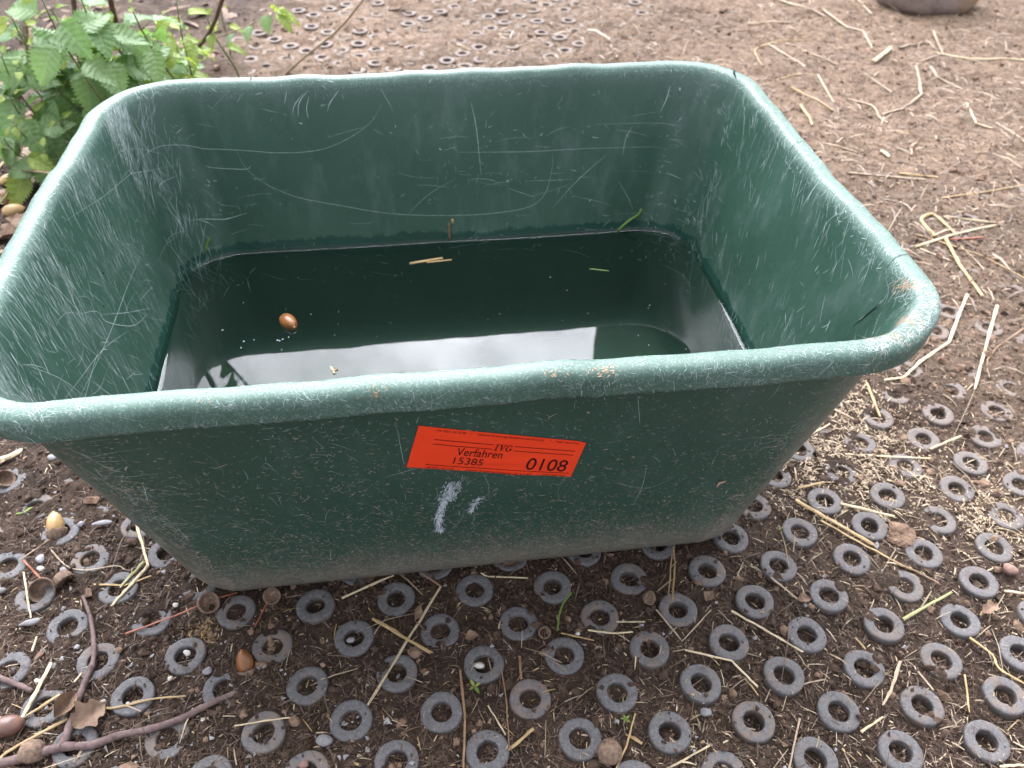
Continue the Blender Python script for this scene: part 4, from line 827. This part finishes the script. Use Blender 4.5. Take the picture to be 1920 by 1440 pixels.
NT_ = [((107,160),.16,'nettle with a full star of leaves nearest the left rim',3,1.15,.3,.6,.1),((128,56),.26,'tall nettle with a pale upright leaf at its tip',4,1.05,1.5,.5,.2),((182,66),.24,'broad leaved dusty nettle behind the tall one',4,1.25,.2,.5,.05),((20,28),.28,'nettle at the top left corner with two stacked leaf pairs',4,1.1,.9,.5,.1),((83,282),.10,'lowest nettle shoot leaning over the left rim',2,1.0,1.45,.7,.35),
       ((18,180),.17,'nettle at the left edge above the acorns',3,1.2,.3,.55,.1),((62,92),.22,'nettle between the corner plant and the star shaped one',4,1.05,1.7,.5,.1),((205,118),.15,'shaded nettle close behind the far left rim corner',3,1.2,.8,.5,.1),((300,28),.20,'withered yellow nettle with thin leaves',5,.75,.4,.4,.75),((362,118),.07,'small pale nettle peeking over the far rim',2,.95,.25,.5,.1),
       ((268,80),.16,'yellowing nettle in front of the withered one',4,.9,1.1,.45,.55),((245,12),.28,'nettle with whitish blotched leaves at the top edge',4,1.0,2.2,.4,.3),((385,22),.18,'sparse yellow green nettle beside the dark diagonal stem',3,.7,.6,.3,.6),((8,262),.12,'low nettle leaf cluster at the left edge',3,1.15,1.2,.6,.1),((150,-8),.32,'tall nettle cut off by the top edge',4,1.1,.1,.4,.1),((75,-10),.34,'second tall nettle cut off at the top left',4,1.15,1.0,.4,.1),((330,-8),.26,'pale nettle cut off by the top edge right of the others',5,.85,1.6,.3,.5),((165,175),.10,'dark low nettle tucked behind the star shaped one',3,1.25,2.4,.5,.05),((228,52),.20,'bushy nettle between the two bare brown stems',4,1.1,1.0,.4,.2),
       ((58,215),.13,'nettle with drooping leaves beside the acorns',3,1.2,.9,.6,.05),((140,112),.18,'nettle half hidden between the star shaped and the tall one',3,1.2,.1,.5,.1),((38,130),.20,'nettle with upright dark leaves at the left edge',3,1.15,2.1,.5,.1),((310,85),.10,'low yellowish nettle under the withered one',3,.9,.2,.4,.5),((352,60),.12,'thin leaved nettle at the right side of the bed',3,.8,1.3,.4,.45),((262,128),.08,'dark leaved nettle touching the far left rim',3,1.1,.5,.5,.1),((98,20),.28,'nettle rising behind the tall pale tipped one',4,1.1,.6,.4,.1),((200,20),.26,'dark nettle between the bare stems at the top edge',4,1.15,1.8,.4,.1),((415,15),.12,'smallest yellow green nettle at the right end of the bed',2,.7,.9,.3,.8),
       ((42,52),.24,'nettle filling the gap below the top left corner plant',4,1.1,.4,.5,.1),((160,28),.27,'nettle with crossed leaves left of the upright dark red stem',4,1.0,1.1,.4,.2),((112,225),.13,'nettle with small leaves pressed against the outer rim',3,1.0,.7,.6,.1),((28,232),.14,'nettle with a lone large leaf hanging over the acorns',3,1.15,2.0,.6,.05),((250,62),.18,'nettle with pale crinkled leaves behind the yellow stalk',4,.95,.2,.45,.3),
       ((185,150),.12,'nettle squeezed between the rim corner and the star shaped one',3,1.1,1.6,.5,.1),((4,108),.22,'nettle half cut off by the left edge',4,1.1,1.0,.5,.1),((284,112),.10,'low grey green nettle right at the far rim',3,.95,.8,.45,.25),((82,140),.19,'nettle in the middle of the dense left clump',4,1.1,.15,.5,.1),((322,58),.15,'bright yellow green nettle left of the dark diagonal stem',3,.85,1.4,.4,.6)]
for tp, h, lb, pr, sz, yw, tl, yl in NT_: nettle(tp, h, lb, pr, sz, yw, tl, yl)
def bare(label, a, ha, b, hb, r0, r1, mat, leaves=(), name='stem'):
    A = g(a[0], a[1], ha); B = g(b[0], b[1], hb); e = empty('dry_plant', tuple(A)); tag(e, label, 'plant', 'bare stems among the nettles'); k = np.linspace(0, 1, 8)[:, None]
    P = (B-A)*k+np.stack([.008*np.sin(k[:, 0]*4), 0*k[:, 0], .004*np.sin(k[:, 0]*7)], -1); V, F = tube(P, np.linspace(r0, r1, 8), 6); obj('stalk', mesh('stalk', V, F, mat), e)
    for (px, py, hh, sc, az, ti, ye) in leaves:
        q = g(px, py, hh)-A; o = obj('leaf', (LMY if ye else LM)[int(px) % 3], e); o.location = q; o.rotation_euler = (.3, ti, az); o.scale = (sc,)*3
bare('upright dark red stem rising beside the tall nettle', (140,190), -.005, (143,-20), .30, .0045, .004, STEM_R)
bare('brown stem right of the dusty nettle', (226,165), -.005, (210,-20), .30, .005, .0045, STEM_R); bare('dark diagonal stem rising to the top edge over the far rim', (345,125), .0, (430,-15), .26, .0042, .0038, STEM_R)
bare('thin brown twig slanting over the far ring mat', (535,140), .0, (700,-15), .20, .0028, .0022, STEM_D); bare('straw coloured dry stem in the left nettles', (34,190), -.004, (52,-10), .26, .004, .0035, STEM_D)
bare('thin pale shoot with leaves hanging over the far mat', (362,92), .03, (525,14), .13, .0018, .0012, STEM_D, [(470,48,.10,.55,-1.9,.5,False),(518,20,.13,.8,.15,.25,True),(523,20,.13,.8,-.9,.5,True),(500,28,.12,.55,-1.6,.7,False),(440,62,.08,.5,-2.3,.4,False),(520,15,.13,.75,1.9,.2,True)])
bare('yellow blade like stalk leaning on the far left rim', (282,155), .02, (228,104), .08, .0032, .0028, STRAW['green']); bare('grey dry stalk fallen across the nettle stems', (300,110), .04, (232,152), .05, .0022, .0018, STEM_D)
# ------------------------------------------------------------------ loose stuff: crumbs, chaff, litter
def pick(n, dens, win=(-60, 1980, -40, 1500)):
    """random ground spots spread evenly over the picture"""
    k = int(n*3.2); px = RNG.uniform(win[0], win[1], k); py = RNG.uniform(win[2], win[3], k)
    d0 = (px-960)[:, None]/CAM_F*RT-(py-720)[:, None]/CAM_F*UP+FWD; t = -CAM_H/d0[:, 2]; x = d0[:, 0]*t; y = d0[:, 1]*t
    lx, ly = tub_local(x, y); ok = (rr_sd(lx, ly, BA, BB, BR) > -.01) & (y > .2) & (RNG.random(k) < dens(x, y)); return x[ok][:n], y[ok][:n]
def round_lumps(name, n, mat, r0, dens):
    x, y = pick(n, dens); n = len(x); r = r0*np.exp(RNG.normal(0, .45, n)); V0 = [np.array(v, float) for v in _oct]; F0 = []; mid = {}
    for a, b, c in _of:
        def md(i, j):
            k = (min(i, j), max(i, j))
            if k not in mid: p = V0[i]+V0[j]; V0.append(p/np.linalg.norm(p)); mid[k] = len(V0)-1
            return mid[k]
        d, e, f = md(a, b), md(b, c), md(c, a); F0 += [(a, d, f), (d, b, e), (f, e, c), (d, e, f)]
    V0 = np.array(V0); F0 = np.array(F0); m_ = len(V0); V = V0[None]*r[:, None, None]*RNG.uniform(.65, 1.25, (n, m_, 1))*RNG.uniform(.7, 1.2, (n, 1, 3))
    V[..., 2] *= .7; V += np.stack([x, y, height(x, y)+r*.2], -1)[:, None]; F = (F0[None]+(np.arange(n)*m_)[:, None, None]).reshape(-1, 3)
    return tag(obj(name, mesh(name, V.reshape(-1, 3), F, mat, smooth=False)), kind='stuff')
_oct = np.array([(1,0,0),(-1,0,0),(0,1,0),(0,-1,0),(0,0,1),(0,0,-1)], float); _of = np.array([(0,2,4),(2,1,4),(1,3,4),(3,0,4),(2,0,5),(1,2,5),(3,1,5),(0,3,5)])
def on_ring(x, y):
    u = ((x-RO[0])*E1[0]+(y-RO[1])*E1[1])/RP**2; v = ((x-RO[0])*E2[0]+(y-RO[1])*E2[1])/RP**2; d = np.hypot(u-np.round(u), v-np.round(v))*RP
    return (d > .0095) & (d < .0195) & (x > MAT_L)
def crumbs(name, n, mat, r0, dens, seed):
    x, y = pick(n, dens); n = len(x); r = r0*np.exp(RNG.normal(0, .5, n)); rg = on_ring(x, y) & (soil(x, y) < .0005); keep = ~rg | (RNG.random(n) < .05); x, y, r, rg = x[keep], y[keep], r[keep], rg[keep]; n = len(x)
    z = np.where(rg, .0004, height(x, y))+r*.25; V = _oct[None]*r[:, None, None]*RNG.uniform(.55, 1.25, (n, 6, 1))+RNG.normal(0, .25, (n, 6, 3))*r[:, None, None]
    a = RNG.uniform(0, 6.28, n); ca, sa = np.cos(a)[:, None], np.sin(a)[:, None]; V = np.stack([V[..., 0]*ca-V[..., 1]*sa, V[..., 0]*sa+V[..., 1]*ca, V[..., 2]*.75], -1)+np.stack([x, y, z], -1)[:, None]
    F = (_of[None]+(np.arange(n)*6)[:, None, None]).reshape(-1, 3); return tag(obj(name, mesh(name, V.reshape(-1, 3), F, mat, smooth=False)), kind='stuff')
wetd = lambda x, y: np.clip(1-dryness(x, y), .05, 1)*.8
dryd = lambda x, y: np.clip(dryness(x, y), .05, 1)*.8
crumbs('soil_crumbs', 52000, CRUMB, .0011, wetd, 1); crumbs('dry_soil_crumbs', 26000, CRUMB_DRY, .0012, dryd, 2); round_lumps('soil_lumps', 4200, CRUMB, .0022, wetd); round_lumps('dry_soil_lumps', 5000, CRUMB_DRY, .0026, dryd); round_lumps('base_debris', 1500, CRUMB, .0020, lambda x, y: 1.*(rr_sd(*tub_local(x, y), BA, BB, BR) < .010)); crumbs('small_grit', 1500, STONE, .0012, lambda x, y: .2+.6*(x < -.1)*(y < .8), 4)
def chaff(name, n, mat, L0, W0, dens, up=.25, win=(-60, 1980, -40, 1500)):
    x, y = pick(n, dens, win); n = len(x); rg = on_ring(x, y) & (soil(x, y) < .0005); keep = ~rg | (RNG.random(n) < .16); x, y, rg = x[keep], y[keep], rg[keep]; n = len(x)
    L = L0*np.exp(RNG.normal(0, .7, n)); W = W0*np.exp(RNG.normal(0, .35, n)); a = RNG.uniform(0, 6.28, n); tl = RNG.normal(0, up, n)
    d = np.stack([np.cos(a)*np.cos(tl), np.sin(a)*np.cos(tl), np.sin(tl)], -1); p = np.stack([-np.sin(a), np.cos(a), RNG.normal(0, .3, n)], -1)
    c = np.stack([x, y, np.where(rg, .0005, height(x, y)+.0007)+np.abs(np.sin(tl))*L*.4], -1); b = c+np.stack([0*x, 0*x, .08*L], -1)
    V = np.stack([c-d*L[:, None]/2-p*W[:, None]/2, c-d*L[:, None]/2+p*W[:, None]/2, b-p*W[:, None]*.6, b+p*W[:, None]*.6, c+d*L[:, None]/2-p*W[:, None]*.3, c+d*L[:, None]/2+p*W[:, None]*.3], 1).reshape(-1, 3)
    k = (np.arange(n)*6)[:, None]; F = np.concatenate([k+[0, 1, 3, 2], k+[2, 3, 5, 4]]); return tag(obj(name, mesh(name, V, F, mat, smooth=False)), kind='stuff')
def chd(x, y):
    spot = np.exp(-((x-.44)**2/.006+(y-.68)**2/.012)); return np.clip(.16+1.2*spot+.35*np.clip((x-.2)/.4, 0, 1)+.9*np.clip(vn(x, y, 9, 2), 0, 1)*np.clip((x+.3)/.5, .1, 1), 0, 1)*np.where(x < -.66, .12, 1)
chaff('straw_chaff', 7000, STRAW['dull'], .0040, .0006, chd); chaff('pale_chaff', 1100, STRAW['pale'], .0042, .0008, chd); chaff('golden_chaff', 1500, STRAW['gold'], .0035, .0007, lambda x, y: np.full(x.shape, .3))
blob = lambda cx, cy, r: (lambda x, y: np.exp(-((x-cx)**2+(y-cy)**2)/r**2)*(.35+1.2*np.clip(vn(x, y, 40, 3)+.2, 0, 1)))
P_ = g(1590, 835); chaff('chaff_patch', 5200, STRAW['sand'], .0030, .0009, blob(P_[0], P_[1], .085), .2, (1400, 1800, 700, 1010))
P_ = g(1880, 960); chaff('chaff_patch', 900, STRAW['sand'], .0030, .0008, blob(P_[0], P_[1], .05), .2, (1800, 1960, 860, 1060))
P_ = g(378, 1180); chaff('fibre_clump', 420, STRAW['ochre'], .0045, .0005, blob(P_[0], P_[1], .012), .5, (330, 425, 1140, 1220))
chaff('brown_fibres', 36000, STRAW['fibre'], .0055, .0004, lambda x, y: np.full(x.shape, .7), .3); chaff('fine_straws', 900, STRAW['dull'], .018, .0008, lambda x, y: np.clip((x+.1)*1.2, .12, .9), .06)
chaff('far_straw_litter', 5200, STRAW['dull'], .013, .0013, lambda x, y: np.clip((y-.9)/.5, 0, 1)*np.clip((x+.55)/.4, .0, 1)*.8, .05); chaff('far_fibres', 5000, STRAW['fibre'], .012, .0016, lambda x, y: np.clip((y-.8)/.5, 0, 1)*np.clip((x+.6)/.4, .1, 1), .1)
chaff('leaf_litter', 900, DEAD, .024, .012, lambda x, y: (x < -.62)*.9, .3)
# ------------------------------------------------------------------ trees that the water mirrors
def tree(label, x, y, h, r, limbs, leaf_n, lz, seed, lr=1.6, leaf=.09):
    rg = np.random.default_rng(seed); e = empty('oak_tree', (x, y, -.05)); tag(e, label, 'tree'); n = 26; zz = np.linspace(0, h, n)
    th = np.arange(24)/24*2*math.pi; L = []
    for z in zz: rr = r*(1-.45*z/h)*(1+.5*math.exp(-z*2))*(1+.05*np.sin(th*7+z)+rg.normal(0, .015, 24)); L.append(np.stack([rr*np.cos(th)+.08*math.sin(z*.7), rr*np.sin(th), np.full(24, z)], -1))
    F = [tuple(int(q) for q in f) for f in grid_faces(n, 24, True)]; obj('trunk', mesh('trunk', np.vstack(L), F, TRUNK), e); tips = []
    for pts, r0, r1 in limbs: V, F = tube(smoothline(pts, 5), np.linspace(r0, r1, (len(pts)-1)*5+1), 8); obj('limb', mesh('limb', V, F, TRUNK), e); tips += [np.array(p) for p in pts[1:]]
    c = np.array([tips[i] for i in rg.integers(0, len(tips), leaf_n)])+rg.normal(0, lr*.5, (leaf_n, 3)); c[:, 2] = np.maximum(c[:, 2], lz)
    d = rg.normal(0, 1, (leaf_n, 2, 3)); d /= np.linalg.norm(d, axis=2, keepdims=True); s = leaf*rg.uniform(.6, 1.3, (leaf_n, 1)); V = np.stack([c-d[:, 0]*s, c+d[:, 1]*s*.5, c+d[:, 0]*s, c-d[:, 1]*s*.5], 1).reshape(-1, 3)
    o = obj('crown', mesh('crown', V, np.arange(leaf_n*4).reshape(-1, 4), CROWN, smooth=False), e); o['kind'] = 'stuff'
tree('thick oak trunk standing beyond the right of the tub, mirrored dark in its water', 1.56, 6.2, 8.5, .95, [([(0,0,7.8),(.9,.6,9.2),(2.,1.2,10.4),(3.2,1.6,11.2)],.3,.06),([(0,0,8),(.5,1.4,9.8),(.8,2.8,11.2)],.28,.06),([(0,0,8.2),(1.4,-.2,9.8),(2.8,-.4,10.6)],.25,.05)], 2600, 8.6, 3, 1.5, .16)
e = empty('bare_sapling', (-1.75, 3.3, -.02)); tag(e, 'thin bare sapling beyond the nettles, its twigs mirrored in the water', 'tree')
V, F = tube(smoothline([(0,0,0),(.05,.05,1.2),(0,.1,2.4),(.18,.1,3.6),(.3,.2,4.4)], 5), np.linspace(.03, .007, 21), 6); obj('trunk', mesh('trunk', V, F, TRUNK), e)
for pts in ([(0.02,.1,2.3),(.25,.1,2.8),(.42,.1,3.05),(.62,.1,3.6)], [(.1,.1,3.),(.3,.1,3.4),(.36,.1,3.9)], [(.25,.1,2.8),(.5,.1,2.95),(.72,.1,3.3)], [(.05,.1,2.6),(-.2,.1,3.1),(-.25,.1,3.6)]):
    V, F = tube(smoothline(pts, 4), np.linspace(.011, .004, (len(pts)-1)*4+1), 5); obj('branch', mesh('branch', V, F, TRUNK), e)
for k in range(14):
    o = obj('leaf', LM[k % 5], e); o.location = (random.uniform(-.15, .25), .1, random.uniform(2.5, 3.0)); o.rotation_euler = (random.uniform(0, 3), random.uniform(0, 3), random.uniform(0, 6)); o.scale = (1.9,)*3
